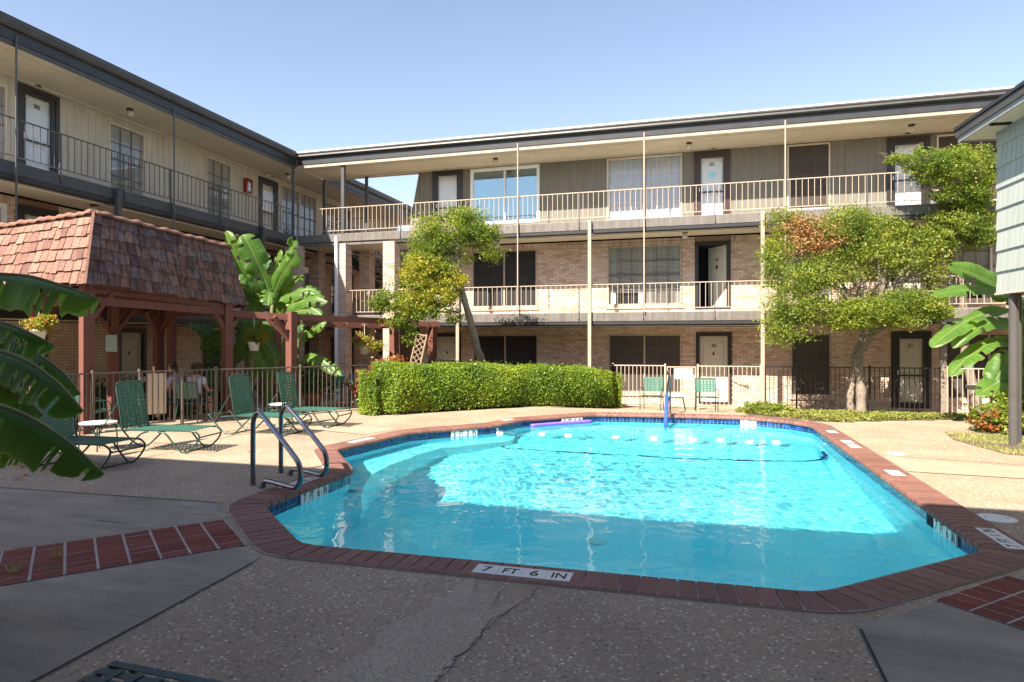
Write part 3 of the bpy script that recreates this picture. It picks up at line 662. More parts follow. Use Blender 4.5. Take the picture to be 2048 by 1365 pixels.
door(left, *lo3[1], 'storm', '90', 'doorwhite'); door(left, *lo3[4], 'storm', None, 'doorcream')
window(left, *lo3[0], 'blinds', 2, fr='cream'); window(left, *lo3[2], 'blinds', 1, fr='cream'); window(left, *lo3[3], 'blinds', 1, fr='cream'); window(left, *lo3[5], 'blinds', 2, fr='cream'); window(left, *lo3[6], 'blinds', 2, fr='cream')
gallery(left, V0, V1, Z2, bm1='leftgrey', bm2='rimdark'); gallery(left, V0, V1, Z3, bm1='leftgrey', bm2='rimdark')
eaves(left, V0, 19.73, white=False); eaves(left, 21.56, V1, white=False)
s = MB(); s.box(19.73, 21.56, -1.60, 0, 7.82, 7.85); s.box(19.6, 21.6, -1.4, 7.4, 8.26, 8.4); s.build('roof_corner', M['soffit'], left)
lp = [9.35, 11.05, 12.7, 14.19, 16.05, 17.87]
railing(left, V0, 19.75, -1.49, 6.355, .90, 'railgrey', .16, lp)
railing(left, 21.9, V1, -1.49, 6.355, .90, 'railgrey', .16, [24, 26, 28])
railing(left, V0, 19.55, -1.49, 3.505, .86, 'railgrey', .16, [10, 12, 14, 16, 18]); railing(left, 21.9, V1, -1.49, 3.505, .86, 'railgrey', .16, [24, 26])
for u in (12.44, 17.87):
    p = MB(); p.box(u-.055, u+.055, -1.66, -1.55, ZB-.03, Z3-.02); p.box(u-.2, u+.2, -1.55, -1.42, Z3-.43, Z3-.405); p.build('gallery_post', M['leftgrey'], left)
for u in (10.01, 14.19):
    p = MB(); p.tube([(u, -1.60, Z2-.05), (u, -1.60, 8.0)], .02, 8); p.build('hanger_rod', M['railgrey'], left)
p = MB(); p.tube([(19.66, -1.50, Z3), (19.66, -1.50, 7.82)], .045, 8); p.build('roof_post', M['leftgrey'], left)
for u in (13.55, 20.34): ceiling_light(left, u, -.8, 7.82)
for u in (12.5, 18.8): ceiling_light(left, u, -.8, 5.105)
for u in (11.7, 20.3):
    p = MB(); p.box(u-.07, u+.07, -.05, -.012, 7.775, 7.815); p.build('unit_lamp', M['white'], left)
b_ = MB(); b_.box(V0, V1, 1.35, 7.4, ZG, 8.2); b_.build('building_core', M['dark'], left)
b_ = MB(); b_.box(V0-.2, V0, .0, 7.4, ZG, 8.25); b_.build('end_wall', M['brick'], left)
rear = thing('rear_building', 'plain two storey brick wing closing the yard beyond the breezeway stairs', 'building', (-12, 30.5, 0))
q = MB(); q.box(-4, 5, 0, .3, ZG, 7.1); q.build('brick_wall', M['brick'], rear); q = MB(); q.box(-4, 5, -1.2, .3, 2.4, 2.7); q.box(-4, 5, -.4, .5, 5.1, 5.4); q.build('edge_beam', M['leftgrey'], rear)
q = MB(); q.box(-1.6, -.4, -.03, .0, .2, 2.1); q.box(.6, 2.2, -.03, 0, .8, 2.1); q.box(-1.6, 0, -.03, 0, 3.0, 4.3); q.build('windows', M['dark'], rear)
# fire extinguisher cabinet on the left gallery wall
fx = thing('extinguisher_cabinet', 'red fire extinguisher cabinet with clear front on the upper left gallery wall', 'fire cabinet', (-15.0, 19.12, 7.15), R(90))
q = MB(); frame_ring(q, -.155, .155, -.235, .235, .03, -.14, -.001); q.box(-.155, .155, -.012, -.001, -.235, .235); q.build('cabinet_body', M['red'], fx)
q = MB(); q.box(-.125, .125, -.13, -.126, -.205, .205); q.build('pane', M['glass'], fx)
q = MB(); q.lathe([(0, -.2), (.06, -.2), (.065, .08), (.03, .13), (.02, .17), (0, .17)], 12, (0.03, -.08, 0)); q.build('extinguisher', M['white'], fx, True)

# ================================================================== the shingled building on the right
RA = math.atan2(.0764, .997)
rb = thing('shingled_building', 'grey green shingled upper storey on steel posts at the right edge, with dark eaves', 'building', (5.07, 13.18, 0), RA)
# local -y runs back towards the near side, local -x faces the pool (local y=0 is the far corner)
zb_, zt_ = 2.59, 5.34
q = MB(); q.box(.02, 7.0, -10.0, -.02, zb_+.03, zt_+.3); q.build('shingled_wall', M['rimgrey'], rb)
rowh = (zt_-zb_)/7.6; ri = 0; z = zb_; ymax = 3.0
while z < zt_-.02:
    y = 0.0-(.5 if ri % 2 else 0)*.17; first = True
    while y > -ymax:
        w = random.uniform(.135, .185); y1 = max(y-w, -ymax); top = min(z+rowh+.02, zt_)
        a, b = y-.005, y1+.005
        if ri % 2 and first: a = 0.0
        s = MB(); s.add([(-.022,a,z),(-.022,b,z),(.004,b,top),(.004,a,top),(.018,a,z),(.018,b,z),(.018,b,top),(.018,a,top)], [(0,3,2,1),(4,5,6,7),(0,1,5,4),(1,2,6,5),(2,3,7,6),(3,0,4,7)])
        s.build('shingle', M['greenshingle'], rb.children[0]); y = y1; first = False
    s = MB(); s.box(-.024, .018, -10, -ymax, z, z+.012); s.add([(-.022,-ymax,z),(-.022,-10,z),(.004,-10,z+rowh),(.004,-ymax,z+rowh)], [(0,3,2,1)]); tag(s.build('far_shingles', M['greenshingle'], rb.children[0]), kind='stuff')
    s = MB(); s.add([(0,.022,z),(7,.022,z),(7,-.002,min(z+rowh, zt_)),(0,-.002,min(z+rowh, zt_))], [(0,1,2,3)]); s.box(0, 7, -.02, .022, z-.002, z+.004); tag(s.build('end_shingles', M['greenshingle'], rb.children[0]), kind='stuff')
    z += rowh; ri += 1
q = MB(); q.box(-.03, 7, -10, .03, zb_-.035, zb_-.002); q.build('floor_underside', M['soffit'], rb)
q = MB(); q.box(-.02, .02, -10, .0, zt_-.02, zt_+.05); q.build('frieze_board', M['oldwood'], rb)
q = MB(); q.box(-.40, 7.4, -10, .40, zt_+.05, zt_+.07); q.build('eave_soffit', M['soffit'], rb)
q = MB(); q.box(-.43, -.401, -10, .43, zt_+.03, zt_+.17); q.box(-.401, 7.4, .401, .43, zt_+.03, zt_+.17); q.build('fascia_board', M['oldwood'], rb)
q = MB(); q.box(-.46, -.431, -10, .46, zt_+.12, zt_+.23); q.box(-.431, 7.4, .431, .46, zt_+.12, zt_+.23); q.box(-.455, 7.4, -10, .455, zt_+.23, zt_+.25); q.build('drip_edge', M['gutter'], rb)
q = MB(); q.add([(-.48,-10,zt_+.25),(-.48,.48,zt_+.25),(7.4,.48,zt_+.25),(7.4,-10,zt_+.25),(-.48,-10,zt_+.31),(-.48,.48,zt_+.31),(3.5,-3.5,zt_+1.0),(3.5,-10,zt_+1.0),(7.4,.48,zt_+.31),(7.4,-10,zt_+.31)],
     [(0,1,5,4),(4,5,6,7),(5,8,6),(6,8,9,7),(1,2,8,5),(2,3,9,8)]); q.build('roof', M['slate'], rb)
for y in (-.55, -1.7, -3.0):
    q = MB(); q.box(-.36, -.06, y-.04, y+.04, zt_+.02, zt_+.049); q.build('soffit_vent', M['dark'], rb)
q = MB(); q.tube([(.08,-.36,-.02),(.08,-.36,zb_-.03)], .075, 14); q.box(-.02,.2,-.46,-.26,zb_-.06,zb_-.036); q.build('support_post', M['oldwood' if 0 else 'railgrey'], rb, False)
q = MB(); q.tube([(.19,-.30,-.02),(.19,-.30,zb_-.03)], .035, 10); q.build('downspout', M['railgrey'], rb)
q = MB(); q.tube([(.08,-4.5,-.02),(.08,-4.5,zb_-.03)], .075, 14); q.tube([(.08,-9,-.02),(.08,-9,zb_-.03)], .075, 14); q.build('support_posts', M['railgrey'], rb)
q = MB(); q.box(3.5, 7, -10, -.5, -.3, zb_-.04); q.build('ground_storey', M['brick'], rb)

# ================================================================== the block behind the photographer (throws the shade over the near deck)
front = thing('apartment_building', 'three storey apartment block on the near side of the pool, standing behind the viewer', 'building', (0, -1.42, 0), R(180))
f0, f1 = -13.0, 16.0
q = MB(); q.box(f0, f1, 0, .2, -.05, 2.22); q.box(f0, f1, 0, .2, Z2, 5.06); q.build('brick_wall', M['brick'], front)
q = MB(); q.box(f0, f1, 0, .2, Z3, 7.82); q.build('siding_wall', M['siding'], front)
for zt in (Z2, Z3): gallery(front, f0, f1, zt)
q = MB(); q.box(f0, f1, -1.58, 0, 7.82, 7.85); q.box(f0, f1, -1.50, -1.45, 7.80, 8.12); q.build('eaves', M['slate'], front)
q = MB(); q.box(f0, f1, -1.51, 7.0, 8.12, 8.16); q.build('roof', M['roofwhite'], front)
q = MB(); q.box(f0, f1, .3, 7, -.05, 8.1); q.build('building_core', M['dark'], front)
# ================================================================== pool outline and ground
IN0 = [(-3.27,4.84),(.83,4.87),(2.36,6.27),(2.35,14.72),(1.95,15.32),(1.05,15.80),(-.6,15.72),(-2.30,15.52),(-3.72,14.02),(-3.98,12.95),(-4.98,11.86),(-5.27,11.45),(-5.60,9.28),(-4.47,7.86),(-4.46,5.92)]
def round_poly(P, r, k=4):
    out = []; n = len(P)
    for i in range(n):
        a, b, c = Vector(P[i-1]), Vector(P[i]), Vector(P[(i+1) % n]); u = (a-b); v = (c-b); rr = min(r, u.length*.35, v.length*.35)
        p, q = b+u.normalized()*rr, b+v.normalized()*rr
        for j in range(k+1):
            t = j/k; out.append((p*(1-t)**2+b*2*t*(1-t)+q*t*t))
    return out
IN = round_poly(IN0, .15)
def offset(P, d):
    out = []; n = len(P)
    for i in range(n):
        a, b, c = P[i-1], P[i], P[(i+1) % n]; e1 = (b-a).normalized(); e2 = (c-b).normalized()
        n1 = Vector((e1.y, -e1.x)); n2 = Vector((e2.y, -e2.x)); m = (n1+n2); m = m/max(.35, m.length_squared)*2 if m.length_squared < 4 else m
        m = (n1+n2)/(1+max(-.3, n1.dot(n2))); out.append(b+m*d)
    return out
OUT = offset(IN, .345)
ZC = 0.018          # top of the coping
WZ = -0.165         # water level
# --- courtyard ground: a triangulated sheet with the pool cut out
gx = list(np.arange(-16, 14.01, 1.0)); gy = list(np.arange(-3, 32.01, 1.0))
outr = offset(IN, .34); cpts = [Vector((p.x, p.y)) for p in outr]; nC = len(cpts)
def inside(p, P):
    c = False; n = len(P)
    for i in range(n):
        a, b = P[i], P[i-1]
        if (a[1] > p[1]) != (b[1] > p[1]) and p[0] < (b[0]-a[0])*(p[1]-a[1])/(b[1]-a[1])+a[0]: c = not c
    return c
far_ = [Vector((x, y)) for x in (-60, 60) for y in (-50, 80)]
pts = cpts+[Vector((x, y)) for x in gx for y in gy if not inside((x, y), offset(IN, .6))]+[Vector((-13.5, y)) for y in np.arange(-3, 30, 2.)]+far_
vs, es, fs, *_ = delaunay_2d_cdt(pts, [(i, (i+1) % nC) for i in range(nC)], [], 0, 1e-5)
mb = MB(); mb.v = [(v.x, v.y, gz(v.x, v.y)) for v in vs]
for f in fs:
    c = sum((Vector(vs[i]) for i in f), Vector((0, 0)))/len(f)
    if not inside(c, outr): mb.f.append(tuple(f)); mb.mi.append(0)
tag(mb.build('pool_deck', M['aggregate']), kind='structure')
def sheet(name, poly, z, mat, h=.004, **kw):
    s = MB(); s.poly([(p[0], p[1], z) for p in poly]); return tag(s.build(name, mat), kind='structure', **kw)
# smooth concrete pads at the two near corners, cut back round the coping
sheet('concrete_pad', [(-16,5.50),(-4.93,5.90),(-4.84,5.70),(-4.60,5.46),(-3.60,4.55),(-3.36,4.44),(-3.30,3.2),(-3.22,1.5),(-3.1,-1.2),(-16,-1.2)], .005, M['slab'])
sheet('concrete_pad', [(.95,4.44),(1.12,4.52),(2.62,5.90),(2.80,6.1),(3.4,5.6),(16,5.8),(16,-1.2),(.78,-1.2)], .005, M['slab'])
s = MB(); s.poly([(2.74,11.02,.005),(4.6,10.45,.005),(9,9.9,.005),(9,9.2,.005),(3.9,9.68,.005),(2.74,9.78,.005)]); s.poly([(-5.95,10.9,.005),(-5.7,11.9,.005),(-8.3,12.4,.005),(-9.6,12.6,.005),(-9.9,11.9,.005)]); tag(s.build('concrete_band', M['band']), kind='structure')
s = MB()
def jline(a, b, w=.012, z=.009):
    a = Vector((*a, z)); b = Vector((*b, z)); d = (b-a).normalized(); n = Vector((-d.y, d.x, 0))*w/2; s.poly([a-n, b-n, b+n, a+n])
for a, b, w in (((-16,5.49),(-4.97,5.85),.014),((-3.34,4.33),(-3.06,-1.2),.016),((.96,4.33),(.76,-1.2),.016),((-8.5,5.9),(-8.0,6.9),.014),((-8.0,6.9),(-7.9,8.3),.012),((-7.9,8.3),(-8.3,10.4),.012),((2.74,11.03),(9,9.9),.012),((2.74,9.77),(9,9.2),.012),
               ((2.8,14.2),(9,12.6),.01),((-5.95,10.9),(-9.9,11.9),.01),((-5.7,11.9),(-9.6,12.6),.01)): jline(a, b, w)
def crack(pts, w):
    for a, b in zip(pts[:-1], pts[1:]): jline(a, b, w, .008)
cp = [(-1.04,4.46)]
for i in range(26): cp.append((cp[-1][0]-.012+random.uniform(-.045,.045), cp[-1][1]-.07-random.uniform(0,.03)))
crack(cp, .0045)
cp = [(-5.6,4.95)]
for i in range(8): cp.append((cp[-1][0]+.05, cp[-1][1]+random.uniform(-.03,.02)))
crack(cp, .008)
tag(s.build('deck_joints', M['joint']), kind='structure')
# pale ground-down patch in the aggregate
s = MB(); P = []
for t in np.linspace(0, 2*math.pi, 520)[:-1]:
    x, y = math.cos(t), math.sin(t); q = (abs(x)**4+abs(y)**4)**-.25; r_ = 1+.16*noise.noise(Vector((x*3, y*3, 1)))*2+.12*noise.noise(Vector((x*11, y*11, 4)))+.10*noise.noise(Vector((x*40, y*40, 7)))
    P.append((-1.52+.27*x*q*r_+.12*(y*q), 3.40+.92*y*q*r_, .005))
s.poly(P); M['patch'] = aggregate('worn aggregate patch', (.38,.305,.225), [(.24,.19,.14),(.50,.41,.31),(.36,.29,.21),(.62,.52,.41),(.14,.11,.085),(.44,.36,.27)], 75)
tag(s.build('deck_patch', M['patch']), kind='structure')
for side, (c0, d1, nlen) in enumerate((((-4.03,5.02), (-.64,-.768), 15), ((1.86,5.30), (.70,-.714), 14))):
    d = Vector((*d1, 0)).normalized(); n = Vector((-d.y, d.x, 0)); c0 = Vector((*c0, 0)) + d*.03
    g = MB(); L_ = .212; Wd = .94
    g.poly([c0-n*Wd/2+Vector((0,0,.0125)), c0+d*L_*nlen-n*Wd/2+Vector((0,0,.0125)), c0+d*L_*nlen+n*Wd/2+Vector((0,0,.0125)), c0+n*Wd/2+Vector((0,0,.0125))])
    root = tag(g.build('brick_path', M['grout']), kind='structure')
    me = unit_box('brick', M['paver'], L_-.02, Wd/7-.014, .03); ang = math.atan2(d.y, d.x)
    for i in range(nlen):
        for j in range(7):
            p = c0+d*L_*(i+.5)+n*(Wd*((j+.5)/7-.5)); mesh_obj('brick', me, root, (p.x, p.y, .0+random.uniform(-.002,.002)), (random.uniform(-.006,.006), random.uniform(-.006,.006), ang+random.uniform(-.006,.006)))
# ================================================================== the pool
pool = thing('swimming_pool', 'many sided swimming pool with red brick coping, blue waterline tiles and turquoise floor', 'swimming pool', (0, 0, 0))
def zfloor(x, y): return -2.15 if y < 9.0 else (-2.15+1.15*sm((y-9.0)/4.2) if y < 13.2 else -1.0+.12*(y-13.2)/2.5)
inner = offset(IN, .03); basin = MB(); k = len(inner)
for i in range(k):
    a, b = inner[i], inner[(i+1) % k]; basin.add([(a.x,a.y,-.05),(b.x,b.y,-.05),(b.x,b.y,-2.3),(a.x,a.y,-2.3)], [(0,1,2,3)])
shell = offset(IN, .10)
for i in range(k):
    a, b = shell[i], shell[(i+1) % k]; basin.add([(a.x,a.y,-.06),(b.x,b.y,-.06),(b.x,b.y,-2.4),(a.x,a.y,-2.4)], [(0,1,2,3)])
fp = [Vector((p.x, p.y)) for p in offset(IN, .035)]; pts = fp+[Vector((x, y)) for x in np.arange(-5.5, 2.3, .4) for y in np.arange(5, 15.6, .4) if inside((x, y), offset(IN, -.1))]
vs, es, fs, *_ = delaunay_2d_cdt(pts, [(i, (i+1) % k) for i in range(k)], [], 1, 1e-5)
b0 = len(basin.v); basin.v += [(v.x, v.y, zfloor(v.x, v.y)) for v in vs]
for f in fs: basin.f.append(tuple(b0+i for i in f)); basin.mi.append(0)
bo = basin.build('pool_basin', M['plaster'], pool)
recv = [bo]
# under-water ledge along the left bay, its white nosing; entry steps at the far end
lg = MB()
LP = [(-4.47,7.95),(-5.2,8.9),(-5.35,9.4),(-5.05,11.3),(-4.75,11.75),(-3.8,12.8),(-3.3,13.0)]
l1 = [Vector(p) for p in smooth_path([(*p, 0) for p in [(-4.36,7.90),(-4.75,9.2),(-4.62,11.0),(-4.35,11.5),(-3.55,12.45)]], 6)]
for a, b in zip(l1[:-1], l1[1:]):
    d = (b-a).normalized(); n = Vector((-d.y, d.x, 0)); lg.add([(a.x,a.y,-.62),(b.x,b.y,-.62),(b.x+n.x*.28,b.y+n.y*.28,-.62),(a.x+n.x*.28,a.y+n.y*.28,-.62),(a.x,a.y,-.70),(b.x,b.y,-.70)], [(0,1,2,3),(4,5,1,0)])
recv.append(lg.build('ledge_nosing', M['plasterpale'], pool))
sh = MB(); P_ = [(p.x, p.y) for p in l1]+[(-3.7,13.4),(-5.0,12.5),(-6.3,11.9),(-6.3,8.6),(-5.0,7.4),(-4.55,7.6)]
sh.prism(list(reversed(P_)) if False else P_, -2.2, -.70); recv.append(sh.build('ledge', M['plaster'], pool))
for i, (w, z) in enumerate(((.45, -.42), (.9, -.66), (1.35, -.88))):
    st = MB(); Q = [(-.75+1.5*math.cos(t)*(1+.0*i)*(.55+.35*i), 15.78-w*1.25*math.sin(t)) for t in np.linspace(0, math.pi, 18)]
    st.prism([(q[0], q[1]) for q in Q], -1.2, z+.0); recv.append(st.build('pool_step', M['plasterpale'] if i % 2 == 0 else M['plaster'], pool))
ln = MB()
lp_ = smooth_path([(-3.85,12.9,0),(-3.7,12.35,0),(-3.2,12.15,0),(0,12.1,0),(1.7,12.25,0),(2.2,12.6,0),(2.3,13.2,0)], 8)
for a, b in zip(lp_[:-1], lp_[1:]):
    d = (b-a).normalized(); n = Vector((-d.y, d.x, 0))*.035; za, zb2 = zfloor(a.x, a.y)+.012, zfloor(b.x, b.y)+.012
    ln.add([(a.x-n.x,a.y-n.y,za),(b.x-n.x,b.y-n.y,zb2),(b.x+n.x,b.y+n.y,zb2+.004),(a.x+n.x,a.y+n.y,za+.004)], [(0,1,2,3)])
recv.append(ln.build('slope_break_line', M['tile'], pool))
dr_ = MB(); dr_.lathe([(0,.02),(.12,.02),(.14,0)], 20, (-1.2,8.2,-2.15)); recv.append(dr_.build('main_drain', M['marker'], pool))
# coping bricks, one by one
def walk(P, step, first=0):
    """points every ~step along the closed outline, with both end points of each brick on the inner and outer line"""
    n = len(P); L = [0]; 
    for i in range(n): L.append(L[-1]+(P[(i+1) % n]-P[i]).length)
    tot = L[-1]; m = round(tot/step); res = []
    for q in range(m):
        s_ = tot*q/m; i = max(j for j in range(n) if L[j] <= s_+1e-9); t = (s_-L[i])/(L[i+1]-L[i]); res.append((i, t))
    return res
CK = walk(IN, .131); mcp = [(.0,-.012),(.012,.004),(.035,.012),(.08,.018-.001)]
bed = MB(); 
for i in range(len(IN)):
    a, b, c, d = IN[i], IN[(i+1) % k], OUT[(i+1) % k], OUT[i]
    aa, bb = offset(IN, .02)[i] if False else a, b
    bed.add([(a.x,a.y,-.052),(b.x,b.y,-.052),(c.x,c.y,-.052),(d.x,d.y,-.052),(a.x,a.y,.0),(b.x,b.y,.0),(c.x,c.y,ZC-.0035),(d.x,d.y,ZC-.0035)], [(4,5,6,7),(0,1,5,4),(3,2,1,0),(2,3,7,6)])
recv.append(bed.build('coping_bed', M['grout'], pool))
def lerp(P, i, t): return P[i].lerp(P[(i+1) % len(P)], t)
for q in range(len(CK)):
    (i, t), (j, u) = CK[q], CK[(q+1) % len(CK)]
    a, b = lerp(IN, i, t), lerp(IN, j, u); c, d = lerp(OUT, j, u), lerp(OUT, i, t)
    e = (b-a); g_ = .0065/max(e.length, .02); a2, b2 = a.lerp(b, g_), b.lerp(a, g_); d2, c2 = d.lerp(c, g_*.9), c.lerp(d, g_*.9)
    dz = random.uniform(-.0015,.0015); mb = MB(); vv = []
    prof = [(-.03,-.05),(-.034,-.02),(-.022,.004),(.02,ZC+dz),(1.0,ZC+dz),(1.0,-.03)]
    for (A, B_) in ((a2, d2), (b2, c2)):
        w = (B_-A); wl = w.length
        for (o, z) in prof:
            p = A+w*(o/wl if o < .9 else .985); vv.append((p.x, p.y, z))
    nP = len(prof); mb.add(vv, [(x, nP+x, nP+x+1, x+1) for x in range(nP-1)]+[tuple(range(nP)), tuple(reversed(range(nP, 2*nP)))])
    recv.append(mb.build('coping_brick', M['coping'], pool))
# waterline tiles: two rows on the pool wall
TP = offset(IN, .012); TK = walk(TP, .0865); wall = MB()
for i in range(len(TP)):
    a, b = TP[i], TP[(i+1) % k]; wall.add([(a.x,a.y,-.05),(b.x,b.y,-.05),(b.x,b.y,-.235),(a.x,a.y,-.235)], [(0,1,2,3)])
recv.append(wall.build('tile_band', M['tilegrout'], pool))
singles = []; tiles = MB()
marks = [((-.5+2.0),)]
for q in range(len(TK)):
    (i, t), (j, u) = TK[q], TK[(q+1) % len(TK)]
    a, b = lerp(TP, i, t), lerp(TP, j, u); e = (b-a)
    if e.length < .03: continue
    a2, b2 = a+e.normalized()*.0035, b-e.normalized()*.0035; n = Vector((-e.y, e.x)).normalized()*.007
    vis = (a.y > 14) or (a.x < -4.4 and 5.9 < a.y < 12.2)
    for r_, (z0, z1) in enumerate(((-.138, -.055), (-.230, -.146))):
        tgt = MB() if (vis and r_ == 0) else tiles
        tgt.add([(a2.x,a2.y,z0),(b2.x,b2.y,z0),(b2.x,b2.y,z1),(a2.x,a2.y,z1),(a2.x+n.x,a2.y+n.y,z0),(b2.x+n.x,b2.y+n.y,z0),(b2.x+n.x,b2.y+n.y,z1),(a2.x+n.x,a2.y+n.y,z1)],
                [(4,5,6,7),(0,4,7,3),(1,2,6,5),(3,7,6,2),(0,1,5,4)])
        if tgt is not tiles: recv.append(tgt.build('tile', M['tile'], pool))
o = tag(tiles.build('tile_courses', M['tile'], pool), kind='stuff'); recv.append(o)
def marker_flat(p, ang, txt, n=4, s=.145, parent=pool, z=ZC+.004, sz=.115):
    """row of square depth tiles set flat in the coping, reading along ang"""
    m = MB(); me = MB(); me.box(-s*n/2, s*n/2, -s/2, s/2, -.012, .0)
    o = me.build('depth_marker', M['marker'], parent); o.location = (p[0], p[1], z); o.rotation_euler = (0, 0, ang); recv.append(o)
    g = MB()
    for i in range(1, n): g.box(-s*n/2+i*s-.0015, -s*n/2+i*s+.0015, -s/2, s/2, 0, .0006)
    g.build('marker_joints', M['tilegrout'], o)
    for i, w in enumerate(txt.split()): text('depth_lettering', w, sz, M['blackprint'], o, (-s*n/2+(i+.5)*s, -.002, .0005), (0, 0, 0), .0004, bold=.003, sx=.95 if len(w) == 1 else .78)
    return o
def marker_wall(p, ang, txt, n=4, s=.148, parent=pool):
    """ang: heading of the reading direction; faces the water"""
    me = MB(); me.box(-s*n/2, s*n/2, -.016, 0, -.235, -.053); o = me.build('depth_marker', M['marker'], parent); o.location = (p[0], p[1], 0); o.rotation_euler = (0, 0, ang); recv.append(o)
    for i, w in enumerate(txt.split()): text('depth_lettering', w, .135, M['blackprint'], o, (-s*n/2+(i+.5)*s, -.0168, -.115), (R(90), 0, 0), .0006, bold=.003, sx=.8 if len(w) == 1 else .62)
    return o
marker_flat((-1.24, 4.665), R(.6), '7 FT 6 IN', s=.185, sz=.15)
marker_flat((2.57, 6.62), R(91), '7 FT 6 IN', s=.155, sz=.13)
marker_flat((-4.66, 6.92), R(-90), '7 FT 6 IN', s=.155, sz=.13)
marker_flat((-5.62, 10.2), R(-98), '', s=.15, sz=.12)
marker_flat((2.52, 9.55), R(91), '', n=2, s=.17, sz=.07)
for y, w in ((13.6, ''), (12.3, ''), (11.8, '')): marker_flat((2.52, y), R(91), w, n=2, s=.16, sz=.07)
marker_flat((-3.98, 13.75), R(70), '', n=2, s=.15, sz=.07)
def on_edge(a, b, t): a = Vector(a); b = Vector(b); return a.lerp(b, t), math.atan2((b-a).y, (b-a).x)
p_, an = on_edge((-4.46,5.92), (-4.47,7.86), .52); marker_wall(p_, an, '7 FT 6 IN')
p_, an = on_edge((-4.98,11.86), (-3.98,12.95), .47); marker_wall(p_, an, '5 FT 3 IN')
p_, an = on_edge((-.6,15.72), (1.05,15.80), 1.0); p_, an = on_edge((1.05,15.80),(1.95,15.32),.30); marker_wall((1.28,15.69), an+.12, '3 FT 8 IN')
p_, an = on_edge((-3.72,14.02), (-2.30,15.52), .60); marker_wall((-2.78,14.99), an, '3 FT 3 IN')
p_, an = on_edge((2.35,14.72), (2.36,6.27), .885); marker_wall(p_, an, '7 FT 6 IN')
q = MB(); q.box(-.22, .22, -.01, .06, -.22, -.06); sk = q.build('skimmer_mouth', M['dark'], pool); sk.location = (2.36, 7.55, 0); sk.rotation_euler = (0, 0, R(-90))
for o in recv: o.cycles.is_caustics_receiver = True
# water: small ripples as real relief
wx = np.arange(-5.9, 2.75, .022); wy = np.arange(4.5, 16.25, .022)
X, Y = np.meshgrid(wx, wy); Zw = np.zeros_like(X); rr = np.random.default_rng(5)
for i in range(60):
    lam = .09*(.75/.09)**rr.random(); th_ = rr.uniform(0, 2*math.pi); kx, ky = math.cos(th_)*2*math.pi/lam, math.sin(th_)*2*math.pi/lam
    Zw += .00050*lam**.85*1.0*np.sin(kx*X+ky*Y+rr.uniform(0, 6.28)+.5*np.sin(X*rr.uniform(.5, 1.6)+Y*rr.uniform(.5, 1.6)))
Zw *= 1.0+.8*np.exp(-(((X+2.2)/2.0)**2+((Y-9.6)/1.5)**2))
Zw *= .55+.45*np.tanh((Y-6.0)/2.5)
ny, nx = X.shape; V = np.stack([X, Y, Zw+WZ], -1).reshape(-1, 3)
idx = np.arange(nx*ny).reshape(ny, nx); F = np.stack([idx[:-1, :-1], idx[:-1, 1:], idx[1:, 1:], idx[1:, :-1]], -1).reshape(-1, 4)
cx, cy = X[:-1, :-1].reshape(-1)+.011, Y[:-1, :-1].reshape(-1)+.011; WP = [(p.x, p.y) for p in offset(IN, .055)]
keep = np.zeros(len(cx), bool); xs, ys = cx, cy
c = np.zeros(len(cx), bool); n_ = len(WP)
for i in range(n_):
    a, b = WP[i], WP[i-1]; m = ((a[1] > ys) != (b[1] > ys)); 
    with np.errstate(divide='ignore', invalid='ignore'): m &= xs < (b[0]-a[0])*(ys-a[1])/(b[1]-a[1]+1e-12)+a[0]
    c ^= m
F = F[c]
me = bpy.data.meshes.new('water'); me.vertices.add(len(V)); me.vertices.foreach_set('co', V.reshape(-1).astype(np.float32))
me.loops.add(F.size); me.loops.foreach_set('vertex_index', F.reshape(-1).astype(np.int32)); me.polygons.add(len(F)); me.polygons.foreach_set('loop_start', np.arange(0, F.size, 4, dtype=np.int32))
me.polygons.foreach_set('use_smooth', np.ones(len(F), bool)); me.update(calc_edges=True); me.materials.append(M['water'])
wo = bpy.data.objects.new('water', me); link(wo); tag(wo, kind='structure'); wo.cycles.is_caustics_caster = True
# ================================================================== things in and at the pool
rope = thing('float_rope', 'thin safety rope strung across the shallow half of the pool', 'rope')
q = MB(); q.tube(smooth_path([(-3.93,12.93,-.11),(-3.2,12.95,-.185),(0,13.05,-.185),(2.0,13.1,-.185),(2.37,13.1,-.11)], 8), .005, 5, True); q.build('rope_line', M['chrome_dark'], rope)
q = MB(); q.lathe([(0,.012),(.035,.012),(.05,0)], 14); a_ = q.build('rope_anchor', M['marker'], rope); a_.location = (-4.0,12.98,-.10); a_.rotation_euler = (R(90), 0, R(48))
fl = [(-4.0+.1,12.86),(-3.03,12.96),(-2.48,12.97),(-1.53,13.02),(-.78,13.0),(-.04,13.08),(.47,13.1),(.99,13.08),(1.47,13.12)]
lab = ['white rope float beside the tile reading 5 FT 3 IN at the left pool wall','white rope float, second from the left wall of the pool','white rope float, third from the left and close beside the second','white rope float, fourth from the left, left of the blue padded rail','white rope float, fifth from the left, in line with the blue padded rail',
       'white rope float in the middle of the right half of the rope','white rope float, third from the right end of the rope','white rope float, second from the right end of the rope','white rope float nearest the right wall of the pool']
for (x, y), l in zip(fl, lab):
    t = thing('rope_float', l, 'pool float', (x, y, -.155), R(random.uniform(-8, 8)), 'white floats on the rope across the pool')
    q = MB(); q.tube([(-.075,0,-.008),(-.065,0,-.008),(-.02,0,-.008),(.02,0,-.008),(.065,0,-.008),(.075,0,-.008)], [.015,.033,.033,.033,.033,.015], 12); q.build('float_body', M['plasterwhite'], t, True)
nd = smooth_path([(-3.52,14.02,WZ+.03),(-3.2,14.38,WZ+.03),(-2.85,14.72,WZ+.032),(-2.35,15.2,WZ+.03)], 5)
